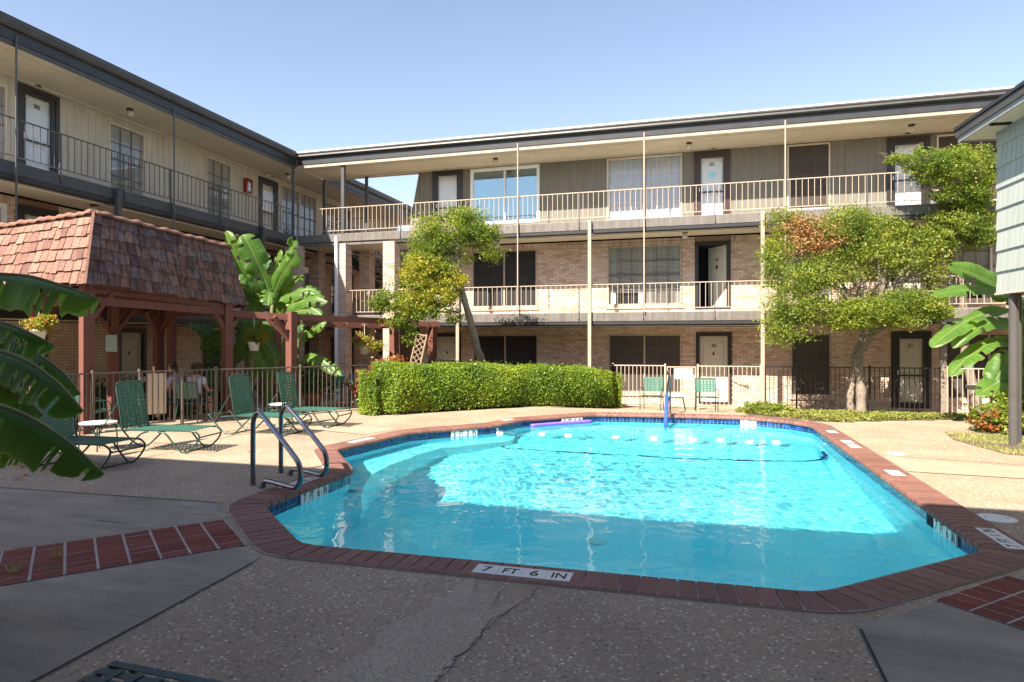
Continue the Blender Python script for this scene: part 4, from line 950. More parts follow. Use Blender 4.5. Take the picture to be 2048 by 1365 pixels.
q = MB(); q.tube(nd, .042, 10); tag(q.build('pool_noodle', M['purple_foam'], None, True), 'purple foam noodle floating along the far left wall under the depth tiles', 'pool noodle')
hr = thing('stair_handrail', 'slanting steel handrail padded with blue foam at the far pool steps', 'handrail', (-.62, 16.15, 0))
q = MB(); q.tube(smooth_path([(.03,.12,-.05),(.03,.12,.5),(.03,.06,.83),(.02,-.10,.90),(0,-.35,.76),(-.02,-.62,.45)], 6), .022, 10); q.build('rail_tube', M['chrome_dark'], hr, True)
q = MB(); q.tube([(-.02,-.55,.53),(-.02,-1.35,-.52)], .02, 8); o = q.build('rail_tube', M['chrome_dark'], hr, True); o.cycles.is_caustics_receiver = True
q = MB(); q.tube([(-.02,-.58,.50),(-.02,-1.13,-.26)], .045, 12); q.build('foam_sleeve', M['blue_foam'], hr, True)
q = MB(); q.lathe([(0,.02),(.05,.018),(.055,0)], 14, (.03,.12,0)); q.build('rail_collar', M['chrome_dark'], hr)
# two bent grab rails at the near left ladder
def grab(name_lab, foot):
    t = thing('grab_rail', name_lab, 'grab rail', (foot.x, foot.y, 0), R(-24), 'bent steel grab rails at the pool ladder')
    P = [(0,0,-.05),(0,0,.62),(.02,0,.80),(.12,0,.89),(.24,0,.85),(.88,0,.47),(1.01,0,.35),(1.03,0,.21),(.95,0,.115),(.82,0,.10),(.38,0,.10),(.26,0,.07),(.20,0,-.05)]
    q = MB(); q.tube(smooth_path(P, 6), .030, 12); q.build('rail_tube', M['chrome_dark'], t, True)
    for x in (0, .20):
        q = MB(); q.lathe([(0,.012),(.052,.010),(.058,0)], 14, (x, 0, 0)); q.build('rail_collar', M['chrome_dark'], t)
grab('bent steel grab rail nearer the viewer, set in the shaded aggregate at the pool ladder', onground(506, 971))
grab('bent steel grab rail farther from the viewer, in front of the sunlit deck', onground(562, 947))
for (p, r_, l) in ((onground(1793, 908), .12, 'small white skimmer lid lying in the sunlit deck'), (onground(1993, 1038), .17, 'larger white skimmer lid in the shaded deck at the right corner of the pool')):
    q = MB(); q.lathe([(0,.012),(r_*.9,.012),(r_,.008),(r_,0)], 28); t = q.build('skimmer_lid', M['plasterwhite']); t.location = (p.x, p.y, 0); tag(t, l, 'skimmer lid')
    for s_ in (-.55, .55):
        h = MB(); h.lathe([(0,.0135),(.014,.0135)], 10, (r_*s_, 0, 0)); h.build('finger_hole', M['blackprint'], t)
# ================================================================== pool furniture
def lounger(lab, x, y, rz, back=80, zg=0.0, group='green strap loungers along the fence', flen=1.2, sm_='strap'):
    """local +x runs to the foot, local y across, hinge at x=0"""
    t = thing('sun_lounger', lab, 'sun lounger', (x, y, zg), R(rz), group); W_ = .30; H = .35
    f = MB()
    for sy in (-W_, W_):
        f.tube(smooth_path([(-.30,sy,H-.02),(0,sy,H),(.5,sy,H),(flen-.10,sy,H),(flen+.02,sy,H-.03),(flen+.06,sy,H-.10),(flen-.01,sy,H-.22),(flen-.14,sy,.02),(flen-.22,sy,.012),(flen-.36,sy,.14),(flen-.50,sy,H-.05),(flen-.62,sy,H-.03)], 5), .014, 7)
        f.tube(smooth_path([(.42,sy,H-.02),(.30,sy,H-.06),(.12,sy,.13),(-.02,sy,.016),(-.14,sy,.012),(-.32,sy,.10),(-.52,sy,.32),(-.58,sy,H+.02)], 5), .014, 7)
    for x_, z_ in ((flen+.055, H-.10), (flen-.18, .015), (-.08, .015), (-.56, H), (0, H-.02), (flen-.62, H-.03)): f.tube([(x_,-W_,z_),(x_,W_,z_)], .012, 6)
    f.build('frame', M['frame_green'], t, True)
    a = R(back); L = .76; ca, sa = math.cos(a), math.sin(a)
    bf = MB(); P = [(0,-W_,H)]+[(-ca*L*s_, -W_, H+sa*L*s_) for s_ in (.5, .88)]+[(-ca*L*.97,-W_+.03,H+sa*L*.97),(-ca*L,-W_+.09,H+sa*L),(-ca*L,W_-.09,H+sa*L),(-ca*L*.97,W_-.03,H+sa*L*.97)]+[(-ca*L*s_, W_, H+sa*L*s_) for s_ in (.88, .5)]+[(0,W_,H)]
    bf.tube(P, .015, 8); bf.build('back_frame', M['frame_green'], t, True)
    for sy in (-W_, W_): pr = MB(); pr.tube([(-ca*.45, sy, H+sa*.45), (-.42, sy, H-.08)], .01, 6); pr.build('prop_bar', M['frame_green'], t)
    me = unit_box('cross_strap', M[sm_], .043, 2*W_+.03, .004); n = 12
    for i in range(n):
        s_ = (i+.8)/(n+.6)*L; mesh_obj('cross_strap', me, t, (-ca*s_+.004, 0, H+sa*s_), (0, a, 0))
    me2 = unit_box('long_strap', M[sm_], L-.03, .062, .004)
    for j in range(5): mesh_obj('long_strap', me2, t, (-ca*L/2-.004, -.21+.105*j, H+sa*L/2-.002), (0, a, 0))
    n = int(flen/.064)
    for i in range(n): mesh_obj('cross_strap', me, t, (.03+(flen-.04)*(i+.5)/n, 0, H+.012))
    me3 = unit_box('long_strap', M[sm_], flen-.10, .038, .004)
    for j in range(5): mesh_obj('long_strap', me3, t, (flen/2-.03, -.21+.105*j, H+.017))
    return t
def foot_far(px, py, z=.36): return onground(px, py, z)
for px, py, rz, fl_, lab in ((290,877,3,1.12,'green strap lounger nearest the left banana leaves, its foot half in sun'),(442,852,9,1.22,'green strap lounger between the thick redwood post and the white side table, back raised'),
                        (623,828,2,1.18,'green strap lounger standing just behind the grab rails, back against the gazebo post'),(703,816,4,1.15,'green strap lounger farthest from the viewer, at the end of the row')):
    p = foot_far(px, py); a = R(rz); lx, ly = fl_+.06, .30
    lounger(lab, p.x-(lx*math.cos(a)-ly*math.sin(a)), p.y-(lx*math.sin(a)+ly*math.cos(a)), rz, flen=fl_)
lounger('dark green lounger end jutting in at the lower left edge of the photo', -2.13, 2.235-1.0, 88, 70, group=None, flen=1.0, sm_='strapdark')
def side_table(lab, p, r_, H=.45, group='round white side tables'):
    t = thing('side_table', lab, 'side table', (p[0], p[1], 0), 0, group)
    q = MB(); q.lathe([(0,H-.03),(r_*.93,H-.03),(r_,H-.018),(r_,H-.006),(r_*.97,H),(r_*.9,H-.004),(0,H-.004)], 28); q.build('table_top', M['plasterwhite'], t, True)
    for i in range(4):
        a = R(45+90*i); c, s_ = math.cos(a), math.sin(a)
        q = MB(); q.tube(smooth_path([(c*r_*.5,s_*r_*.5,H-.035),(c*r_*.8,s_*r_*.8,H-.06),(c*r_*.93,s_*r_*.93,H-.14),(c*r_*.98,s_*r_*.98,.0)], 5), .011, 7); q.build('leg', M['frame_green'], t, True)
side_table('round white side table between the two nearest loungers', (-9.25, 8.22), .27)
side_table('round white side table between the two farther loungers', (-8.33, 11.7), .235)
def strap_chair(lab, x, y, rz, zg, mat='strap', group='green strap armchairs', bw=.26):
    t = thing('strap_chair', lab, 'chair', (x, y, zg), R(rz), group); H = .40      # faces local -y
    for s_ in (-1, 1):
        q = MB(); q.tube(smooth_path([(s_*.28,-.27,0),(s_*.28,-.26,.40),(s_*.29,-.24,.55),(s_*.29,-.15,.61),(s_*.28,.10,.60),(s_*.26,.22,.56)], 4), .013, 7); q.build('leg', M['frame_green'], t, True)
        q = MB(); q.tube(smooth_path([(s_*.27,.30,0),(s_*.26,.22,.30),(s_*.26,.20,.45)], 4), .013, 7); q.build('leg', M['frame_green'], t, True)
    q = MB(); q.tube(smooth_path([(-.26,-.24,H),(-.27,.0,H-.02),(-.26,.18,H),(-bw,.24,H+.15),(-bw,.30,.84),(-bw+.04,.31,.87),(bw-.04,.31,.87),(bw,.30,.84),(bw,.24,H+.15),(.26,.18,H),(.27,.0,H-.02),(.26,-.24,H)], 4), .013, 7)
    q.tube([(-.26,-.24,H),(.26,-.24,H)], .013, 6); q.tube(smooth_path([(-.28,-.26,.14),(0,-.26,.22),(.28,-.26,.14)], 5), .009, 6); q.build('frame', M['frame_green'], t, True)
    me = unit_box('cross_strap', M[mat], 2*bw+.02, .036, .004)
    for i in range(6):
        s_ = (i+.6)/6; mesh_obj('cross_strap', me, t, (0, .235+.065*s_, .50+.36*s_), (R(80), 0, 0))
    for i in range(7): mesh_obj('cross_strap', me, t, (0, -.21+.062*i, H-.004))
    mv = unit_box('long_strap', M[mat], .042, .004, .38)
    for j in range(6): mesh_obj('long_strap', mv, t, (-.21+.084*j, .262, .68), (R(-10), 0, 0))
    mh = unit_box('long_strap', M[mat], .042, .44, .004)
    for j in range(5): mesh_obj('long_strap', mh, t, (-.18+.09*j, -.02, H+.002))
    return t
def gchair(lab, x, y, rz, **k): return strap_chair(lab, x, y, rz, gz(x, y), **k)
gchair('green strap armchair facing the pool beside the clipped hedge', -1.14, 18.15, -6)
gchair('green strap armchair facing the pool in front of the gate, right of the white stool', .28, 18.1, 4)
st = thing('stool', 'small square white topped stool between the two green armchairs', 'stool', (-.50, 18.0, gz(-.5, 18.0)), 0)
q = MB(); q.box(-.24,.24,-.2,.2,.40,.455); q.build('seat', M['plasterwhite'], st)
for sx in (-1, 1):
    for sy in (-1, 1):
        q = MB(); q.tube(smooth_path([(sx*.12,sy*.15,.40),(sx*.17,sy*.17,.37),(sx*.20,sy*.19,.25),(sx*.25,sy*.21,0)], 4), .012, 7); q.build('leg', M['frame_green'], st, True)
# ================================================================== fences
def fence(name, lab, cat, path, htop, mat, pitch, posts=None, group=None, hbot=.09):
    """path: list of (x, y); top rail follows height htop above a base line"""
    p0 = Vector((*path[0], 0)); t = thing(name, lab, cat, (path[0][0], path[0][1], gz(*path[0])), 0, group); zo = gz(*path[0]); me_cache = {}
    for i, (a, b) in enumerate(zip(path[:-1], path[1:])):
        A = Vector((a[0]-path[0][0], a[1]-path[0][1], gz(*a)-zo)); B = Vector((b[0]-path[0][0], b[1]-path[0][1], gz(*b)-zo)); Z = Vector((0, 0, 1)); L = (B-A).length
        q = MB(); q.bar(A+Z*htop, B+Z*htop, .03, .028); q.build('rail', M[mat], t); q = MB(); q.bar(A+Z*hbot, B+Z*hbot, .025, .025); q.build('rail', M[mat], t)
        n = max(1, round(L/pitch)); d = (B-A).normalized(); ang = math.atan2(d.y, d.x)
        me = me_cache.setdefault(0, unit_box('picket', M[mat], .016, .016, htop-hbot-.026))
        for j in range(1, n): mesh_obj('picket', me, t, A.lerp(B, j/n)+Z*((htop+hbot)/2), (0, 0, ang))
        for P in ((A, B) if i == len(path)-2 else (A,)):
            q = MB(); q.box(P.x-.024, P.x+.024, P.y-.024, P.y+.024, P.z-.05, P.z+htop+.06); q.build('post', M[mat], t)
    return t
FG = 1.14
fl_path = [(-12.2,6.6),(-11.47,8.3),(-10.96,9.62)]
g0 = Vector((-10.62,10.36)); g1 = Vector((-10.30,10.98))
M['fencetaupe'] = paint('taupe fence paint', (.115,.097,.083), .45, .1, 6, 60, .0005)
fence('picket_fence', 'taupe metal picket fence left of the garden gate, passing behind the nearest loungers', 'fence', fl_path+[(g0.x, g0.y)], FG, 'fencetaupe', .112)
fence('picket_fence', 'taupe metal picket fence right of the garden gate, passing behind the farther loungers', 'fence', [(-10.26,11.08),(-10.03,11.8),(-9.04,13.45),(-7.99,15.2),(-6.9,16.1)], FG, 'fencetaupe', .112)
fence('picket_fence', 'black picket fence running behind the clipped hedge', 'fence', [(-6.9,16.1),(-5.4,19.7),(-2.4,19.75)], 1.27, 'railblack', .12)
fence('picket_fence', 'beige picket fence behind the stool, left of the pool gate', 'fence', [(-2.4,19.75),(-.86,19.75)], 1.29, 'railbeige', .12)
fence('picket_fence', 'beige picket fence between the pool gate and the tall tan post', 'fence', [(.07,19.75),(1.80,19.75)], 1.29, 'railbeige', .12)
fence('picket_fence', 'black picket fence behind the two-stemmed tree', 'fence', [(1.92,19.75),(2.75,19.75),(4.6,19.75),(6.30,19.75)], 1.29, 'railblack', .12)
fence('picket_fence', 'beige picket fence behind the banana leaves at the right', 'fence', [(6.45,19.75),(9.0,19.75),(12,19.75)], 1.29, 'railbeige', .12)
def gate(lab, a, b, h, mat, sign, smat, zo):
    a = Vector((*a, 0)); b = Vector((*b, 0)); d = b-a; t = thing('fence_gate', lab, 'gate', (a.x, a.y, zo), math.atan2(d.y, d.x)); L = d.length
    q = MB(); frame_ring(q, .03, L-.03, .09, h, .03, -.015, .015); q.build('gate_frame', M[mat], t); me = unit_box('picket', M[mat], .015, .015, h-.15); n = round(L/.115)
    for i in range(1, n): mesh_obj('picket', me, t, (.03+(L-.06)*i/n, 0, h/2+.045))
    q = MB(); q.box(.0, .11, -.05, .03, h-.22, h-.12); q.build('latch_box', M['fencetaupe'], t); q = MB(); q.lathe([(0,.03),(.022,.03),(.026,0)], 10); k = q.build('latch_button', M['steel'], t); k.location = (.055,-.05,h-.17); k.rotation_euler = (R(90), 0, 0)
    q = MB(); q.box(sign[0], sign[1], .018, .03, sign[2], sign[3]); q.build('gate_sign', M[smat], t); return t
gate('taupe picket gate with a large tan board fixed behind its pickets', g0, g1, 1.16, 'fencetaupe', (.13, .50, .28, 1.10), 'signtan', 0)
gate('beige picket gate with a small white board, behind the stool and armchairs', (-.84, 19.75), (.05, 19.75), 1.27, 'railbeige', (.24, .78, .90, 1.22), 'plasterwhite', ZB)
# ================================================================== gazebo and pergola of stained timber
gz_ = thing('gazebo', 'redwood gazebo with steep mansard roof of weathered cedar shakes', 'gazebo', (-11.1, 9.58, 0))
o0 = Vector((-11.1, 9.58, 0))
gz_.location = (0, 0, 0)
EA, EB, EC, ED = Vector((-10.83,9.35,2.82)), Vector((-10.27,13.1,2.58)), Vector((-13.0,13.4,2.6)), Vector((-13.44,9.20,2.78))
TA, TB, TC, TD = Vector((-11.09,9.77,4.22)), Vector((-10.36,12.62,3.93)), Vector((-12.6,12.9,3.93)), Vector((-13.42,9.62,4.02))
def shake_face(E0, E1, T0, T1, rows, mat, as_parts=True, wmin=.11, wmax=.22):
    nrm = (E1-E0).cross(T0-E0).normalized(); face = MB(); face.poly([E0-nrm*.11, E1-nrm*.11, T1-nrm*.11, T0-nrm*.11]); fo = face.build('roof_face', M['wood'], gz_)
    st_ = MB()
    for r_ in range(rows):
        v0, v1 = r_/rows, min(1, (r_+1.25)/rows); u = 0.0; Lr = (E1-E0).length
        while u < 1:
            du = random.uniform(wmin, wmax)/Lr; u1 = min(1, u+du); jb = random.uniform(-.02,.02)/1.0; v0j = max(-.02, v0+jb)
            def P(u_, v_, o): b = E0.lerp(E1, u_); t = T0.lerp(T1, u_); return b.lerp(t, v_)+nrm*o
            g = .006/Lr; th = .014+random.uniform(0,.012); lift = .035+random.uniform(0,.018)
            mb = MB() if as_parts else st_
            mb.add([P(u+g,v0j,lift-th),P(u1-g,v0j,lift-th),P(u1-g,v0j,lift),P(u+g,v0j,lift),P(u+g,v1,.0),P(u1-g,v1,.0),P(u1-g,v1,.008),P(u+g,v1,.008)],
                   [(0,1,2,3),(3,2,6,7),(0,3,7,4),(1,5,6,2),(0,4,5,1)])
            if as_parts: mb.build('shingle', M[mat], fo)
            u = u1
    if not as_parts: tag(st_.build('shingles', M[mat], fo), kind='stuff')
shake_face(EA, EB, TA, TB, 6, 'shingle_old'); shake_face(ED, EA, TD, TA, 6, 'shingle')
shake_face(EB, EC, TB, TC, 6, 'shingle', False); shake_face(EC, ED, TC, TD, 6, 'shingle', False)
q = MB(); q.poly([TA-Vector((0,0,.1)), TB-Vector((0,0,.1)), TC-Vector((0,0,.1)), TD-Vector((0,0,.1))]); q.build('roof_deck', M['roof'], gz_)
for (A, B_) in ((TA, TB), (TD, TA), (TB, TC), (TC, TD)):       # curled ridge strip
    q = MB(); n = 46; vs = []; L = (B_-A).length; out = (B_-A).cross(Vector((0,0,1))).normalized()
    for i in range(n+1):
        p = A.lerp(B_, i/n); w = .014*math.sin(i*1.4+L)+.012*math.sin(i*.6)
        vs += [p+out*(.085+w)+Vector((0,0,-.035+w*.6)), p+out*(.05)+Vector((0,0,.045+w)), p-out*.07+Vector((0,0,.05+w))]
    q.add(vs, [f for i in range(n) for f in ((3*i, 3*i+3, 3*i+4, 3*i+1), (3*i+1, 3*i+4, 3*i+5, 3*i+2))]); o = q.build('ridge_cap', M['shingle'], gz_, True)
    sd = o.modifiers.new('thickness', 'SOLIDIFY'); sd.thickness = .012
q = MB(); q.bar(EA+Vector((.02,-.02,-.01)), TA+Vector((.02,-.03,.02)), .05, .03); q.build('hip_strip', M['shingle'], gz_)
def post(parent, x, y, z0, z1, s=.19, rz=0, braces=(), name='post'):
    m = MB(); m.box(-s/2, s/2, -s/2, s/2, z0, z1); o = m.build(name, M['wood'], parent); o.location = (x, y, 0); o.rotation_euler = (0, 0, rz)
    for d in braces:
        dv = Vector((*d, 0)).normalized(); b = MB(); p = Vector((x, y, z1-.62)); b.bar(p+dv*.08, Vector((x, y, z1-.13))+dv*.46, .085, .085); b.build('brace', M['wood'], parent)
    return o
PA, PB, PC, PD = Vector((-11.1,9.62,0)), Vector((-10.42,12.62,0)), Vector((-12.6,12.85,0)), Vector((-12.85,10.0,0))
rzg = math.atan2(3.0,.68)-R(90)
post(gz_, PA.x, PA.y, -.1, 2.80, .20, R(-19), [(.22,.97), (-1,.2)]); post(gz_, PB.x, PB.y, -.1, 2.68, .19, R(-19), [(-.22,-.97), (.35,.9)])
post(gz_, PC.x, PC.y, -.3, 2.6, .18, rzg, [(.2,-1), (1,-.1)]); post(gz_, PD.x, PD.y, -.3, 2.7, .18, rzg, [(.2,1), (1,-.1)])
post(gz_, -12.47, 11.45, -.3, 2.6, .17, rzg, [(.2,1), (-.2,-1)]); post(gz_, -12.25, 12.9, -.3, 2.6, .15, rzg, [])
for a, b, za, zb2 in ((PA, PB, 2.53, 2.43), (PA, PD, 2.53, 2.5), (PD, PC, 2.5, 2.42), (PB, PC, 2.43, 2.42)):
    q = MB(); q.bar(Vector((a.x, a.y, za)), Vector((b.x, b.y, zb2)), .09, .15); q.build('beam', M['wood'], gz_)
    q = MB(); q.bar(Vector((a.x, a.y, za+.2)), Vector((b.x, b.y, zb2+.12)), .05, .10); q.build('upper_plate', M['wood'], gz_)
for i in range(9):
    t = (i+.5)/9; a = PA.lerp(PB, t)+Vector((0,0,2.72-.08*t)); b = PD.lerp(PC, t)+Vector((0,0,2.72-.08*t)); q = MB(); q.bar(a, b, .05, .12); q.build('rafter', M['wood'], gz_)
sg = MB(); sg.box(-.12, .12, -.012, .0, 0, .37); so_ = sg.build('notice_board', M['signpale']); so_.location = (-12.38, 11.33, 1.52); so_.rotation_euler = (0, 0, R(20)); tag(so_, 'pale green notice sheet fixed to the dark middle post of the gazebo', 'notice')
pg = thing('pergola', 'open redwood beams on posts running from the gazebo towards the brick columns', 'pergola', (0, 0, 0))
P3, P3b, P4, P5 = at(583,700,15.6), at(556,700,16.6), at(788,700,18.3), at(865,700,18.9)
post(pg, P3.x, P3.y, -.1, 2.46, .19, R(-12), [(-.35,-.9)]); post(pg, P3b.x, P3b.y, -.1, 2.42, .16, R(30), []); post(pg, P4.x, P4.y, -.3, 2.36, .19, R(-19), []); post(pg, P5.x, P5.y, -.3, 2.33, .19, R(-19), [])
def pbeam(a, b, za, zb2, w=.07, h=.15, n='beam'): q = MB(); q.bar(Vector((a[0], a[1], za)), Vector((b[0], b[1], zb2)), w, h); q.build(n, M['wood'], pg)
pbeam((PB.x, PB.y), (P3.x, P3.y), 2.40, 2.33); pbeam((PB.x-.3, PB.y+.3), (P3b.x, P3b.y), 2.38, 2.32)
pbeam((P3.x, P3.y), (P4.x+.25, P4.y), 2.34, 2.30); pbeam((P3b.x-.1, P3b.y+.3), (P4.x-.3, P4.y+.5), 2.22, 2.2); pbeam((P4.x, P4.y), (P5.x+.2, P5.y+.05), 2.28, 2.24)
pbeam((P3.x, P3.y), (P3b.x-.5, P3b.y+.4), 2.30, 2.26)
for i in range(5):
    t = (i+.5)/5; a = Vector((P3.x, P3.y, 2.25)).lerp(Vector((P4.x, P4.y, 2.22)), t); q = MB(); q.bar(a, a+Vector((-.55,.75,0)), .05, .10); q.build('rafter', M['wood'], pg)
q = MB(); q.bar(Vector((PB.x+.1,PB.y+.15,1.95)), Vector((PB.x+.02,PB.y,2.2)), .05, .05); q.build('brace', M['wood'], pg)
q = MB(); q.bar(Vector((P3.x-.35,P3.y-.45,2.28)), Vector((P3.x-.02,P3.y-.05,1.75)), .07, .07); q.build('brace', M['wood'], pg)
# lattice trellis leaning on the wall
tr = thing('trellis', 'narrow diamond lattice trellis leaning beside the brick wall behind the pergola', 'trellis', (-9.02, 19.3, -.26), R(0))
tr.rotation_euler = (R(-6), R(11), 0)
q = MB(); frame_ring(q, -.2, .2, 0, 2.3, .045, -.02, .02); q.build('trellis_frame', M['lattice'], tr)
for i in range(11):
    z = .1+i*.19
    for s_ in (-1, 1):
        q = MB(); q.bar((-.17*s_, .004*s_, z), (.17*s_, .004*s_, z+.34), .025, .008, up=(0,1,0)); q.build('lattice_slat', M['lattice'], tr)
# ================================================================== leaves and plants
def leaf_cloud(name, blobs, n, size, mat, parent, seed, aspect=.5, clump=28, cr=.16, up=.35, shell=.55, kind=None):
    """n leaf faces gathered in clumps; blobs = (x, y, z, rx, ry, rz, weight)"""
    g = np.random.default_rng(seed); B = np.array(blobs, float); w = B[:, 6]/B[:, 6].sum(); m = max(1, n//clump)
    bi = g.choice(len(B), m, p=w); d = g.normal(size=(m, 3)); d /= np.linalg.norm(d, axis=1)[:, None]; r = g.random(m)**(1/3); r = shell+(1-shell)*r if shell < 1 else np.ones(m)
    r *= g.uniform(.72, 1.08, m)
    c = B[bi, :3]+d*B[bi, 3:6]*r[:, None]
    N_ = m*clump; ci = np.repeat(np.arange(m), clump)
    off = g.normal(size=(N_, 3))*cr*.6; off[:, 2] *= .6
    ax = g.normal(size=(m, 3)); ax[:, 2] = np.abs(ax[:, 2])*.3; ax /= np.linalg.norm(ax, axis=1)[:, None]
    off += ax[ci]*g.uniform(-1, 1, N_)[:, None]*cr*1.3
    p = c[ci]+off
    a = g.normal(size=(N_, 3)); a /= np.linalg.norm(a, axis=1)[:, None]; nn = g.normal(size=(N_, 3)); nn[:, 2] += up*3; nn /= np.linalg.norm(nn, axis=1)[:, None]
    a -= nn*(a*nn).sum(1)[:, None]; a /= np.linalg.norm(a, axis=1)[:, None]; b = np.cross(nn, a)
    s = size*g.uniform(.6, 1.3, N_)[:, None]
    V = np.stack([p-a*s, p+b*s*aspect+nn*s*.15, p+a*s, p-b*s*aspect+nn*s*.15], 1)
    o = quads_mesh(name, V, mat, parent)
    if kind: o['kind'] = kind
    return o
def pblob(px, py, depth, rx_px, ry_px, ry_depth, w=1.0): p = at(px, py, depth); s = depth/FPX; return (p.x, p.y, p.z, rx_px*s, ry_depth, ry_px*s, w)
def branches(mb, base, tips, r0, r1, sag=.1, seed=1):
    g = random.Random(seed)
    for t in tips:
        a = Vector(base); b = Vector(t); m1 = a.lerp(b, .35)+Vector((g.uniform(-sag, sag), g.uniform(-sag, sag), sag*.6)); m2 = a.lerp(b, .7)+Vector((g.uniform(-sag, sag), g.uniform(-sag, sag), sag*.5))
        P = smooth_path([a, m1, m2, b], 4); mb.tube(P, [r0+(r1-r0)*i/(len(P)-1) for i in range(len(P))], 6)
# --- left yaupon with leaning trunk
t1 = thing('yaupon_tree', 'slim leaning tree with yellow green layered crown between hedge and gallery', 'tree', (0, 0, 0))
tr_ = [at(966,812,18.6), at(966,735,18.6), at(955,700,18.4), at(940,640,18.0), at(926,590,17.7), at(919,545,17.7), at(915,500,17.7), at(917,455,17.7), at(921,425,17.7)]
tr_[0].z = gz(tr_[0].x, tr_[0].y)-.05; P = smooth_path(tr_, 5); mb = MB(); mb.tube(P, [.13-.09*i/(len(P)-1)+.008*math.sin(i*1.7) for i in range(len(P))], 10); mb.build('trunk', M['bark'], t1, True)
mb = MB(); tips = [at(870,612,17.5), at(840,560,17.3), at(795,600,17.2), at(860,520,17.6), at(960,480,17.9), at(985,470,17.6), at(880,440,17.7), at(850,470,17.4), at(930,420,17.9), at(830,640,17.3)]
branches(mb, at(919,590,17.7), tips[:4]+[tips[9]], .045, .010, .12, 3); branches(mb, at(916,505,17.7), tips[4:9], .04, .01, .12, 4)
g = random.Random(5)
for c_ in tips: branches(mb, c_, [c_+Vector((g.uniform(-.5,.5), g.uniform(-.4,.4), g.uniform(-.1,.4))) for _ in range(5)], .012, .004, .05, 6)
mb.build('limbs', M['bark'], t1, True)
leaf_cloud('crown', [pblob(905,455,17.7,78,30,.75,3), pblob(960,470,17.7,42,26,.6,1.6), pblob(865,480,17.6,50,26,.6,1.5), pblob(985,505,17.6,22,20,.4,.5), pblob(905,520,17.8,50,14,.5,.6), pblob(848,520,17.5,36,18,.5,.7), pblob(925,430,17.7,46,14,.5,.9), pblob(850,510,17.5,40,24,.5,1.3), pblob(880,540,17.5,36,16,.5,.8)], 22000, .033, M['leaf_yg'], t1, 21, cr=.12, shell=.3)
leaf_cloud('outer_sprays', [pblob(905,462,17.7,96,46,.8,3), pblob(845,570,17.3,66,60,.7,2), pblob(800,610,17.2,60,40,.5,1)], 4200, .033, M['leaf_yg'], t1, 26, clump=16, cr=.17, shell=.95)
leaf_cloud('yellow_foliage', [pblob(845,548,17.3,46,40,.6,2.2), pblob(872,590,17.3,48,32,.55,1.8), pblob(900,560,17.4,34,20,.35,.8), pblob(830,610,17.2,46,30,.5,1.4)], 15500, .034, M['leaf_yellow'], t1, 22, cr=.10, shell=.35)
leaf_cloud('lower_foliage', [pblob(780,600,17.2,32,24,.45,1.0), pblob(840,625,17.2,50,20,.5,1.3), pblob(760,610,17.2,20,12,.3,.4), pblob(800,645,17.2,26,12,.3,.5), pblob(822,672,17.2,9,26,.15,.25), pblob(905,632,17.4,18,18,.3,.35)], 8500, .034, M['leaf_yg'], t1, 23, cr=.10, shell=.35)
# --- right multi-stemmed yaupon
t2 = thing('yaupon_tree', 'large yaupon on two twisted stems with broad layered green crown at the right', 'tree', (0, 0, 0))
mb = MB()
for st_, r0, r1, ph in (([at(1722,830,17.5), at(1722,770,17.5), at(1716,720,17.5), at(1728,690,17.5), at(1745,655,17.4), at(1760,600,17.2), at(1770,540,17.2)], .135, .06, 0),
                    ([at(1704,828,17.7), at(1700,800,17.7), at(1706,765,17.7), at(1712,740,17.6), at(1706,715,17.6), at(1722,680,17.6), at(1728,640,17.5), at(1720,580,17.3), at(1700,520,17.2)], .095, .05, 2),
                    ([at(1728,700,17.5), at(1745,670,17.3), at(1775,650,17.2), at(1790,630,17.2)], .08, .05, 1)):
    P = smooth_path(st_, 5)
    if st_[0].z < .5: P[0].z = gz(P[0].x, P[0].y)-.06
    mb.tube(P, [r0+(r1-r0)*min(1, i/(len(P)*.8))+.014*math.sin(i*1.9+ph) for i in range(len(P))], 10)
mb.build('trunk', M['bark'], t2, True)
mb = MB(); c0, c1 = at(1725,640,17.4), at(1765,600,17.2)
tips = [at(1600,600,16.9), at(1560,560,17.0), at(1620,540,17.2), at(1660,480,17.2), at(1640,650,16.9), at(1580,640,16.9), at(1680,620,16.7), at(1600,470,17.2), at(1630,440,17.3), at(1690,440,17.3)]
branches(mb, c0, tips, .055, .012, .22, 8); tips2 = [at(1830,560,17.2), at(1880,590,17.0), at(1800,500,17.4), at(1850,480,17.4), at(1760,450,17.4), at(1820,620,16.8), at(1760,640,16.7), at(1890,500,17.6)]
branches(mb, c1, tips2, .05, .012, .22, 9); g = random.Random(8)
for c_ in tips+tips2: branches(mb, c_, [c_+Vector((g.uniform(-.6,.6), g.uniform(-.5,.5), g.uniform(-.1,.4))) for _ in range(5)], .012, .004, .06, 6)
dt = at(1640,450,17.2); branches(mb, dt, [at(1600,470,17.0), at(1570,480,16.9), at(1620,430,17.1), at(1660,425,17.1), at(1680,445,17.0), at(1590,445,17.0)], .018, .004, .15, 12)
mb.build('limbs', M['bark'], t2, True)
leaf_cloud('crown', [pblob(1590,560,17.0,62,34,.8,2.2), pblob(1650,545,17.1,70,40,.9,2.4), pblob(1570,640,16.9,42,38,.6,1.4), pblob(1640,620,16.9,70,26,.8,2.0), pblob(1700,480,17.3,60,50,.8,2.6), pblob(1760,520,17.3,70,44,.9,2.6), pblob(1830,500,17.4,60,46,.8,2.0),
                     pblob(1870,540,17.3,30,40,.6,1.0), pblob(1690,440,17.3,46,24,.6,1.4), pblob(1760,460,17.4,60,30,.7,1.6), pblob(1590,610,16.8,60,30,.6,1.4), pblob(1560,670,16.8,32,24,.4,.6), pblob(1545,530,17.0,24,24,.4,.6)], 37000, .034, M['leaf_green'], t2, 31, cr=.15, shell=.3)
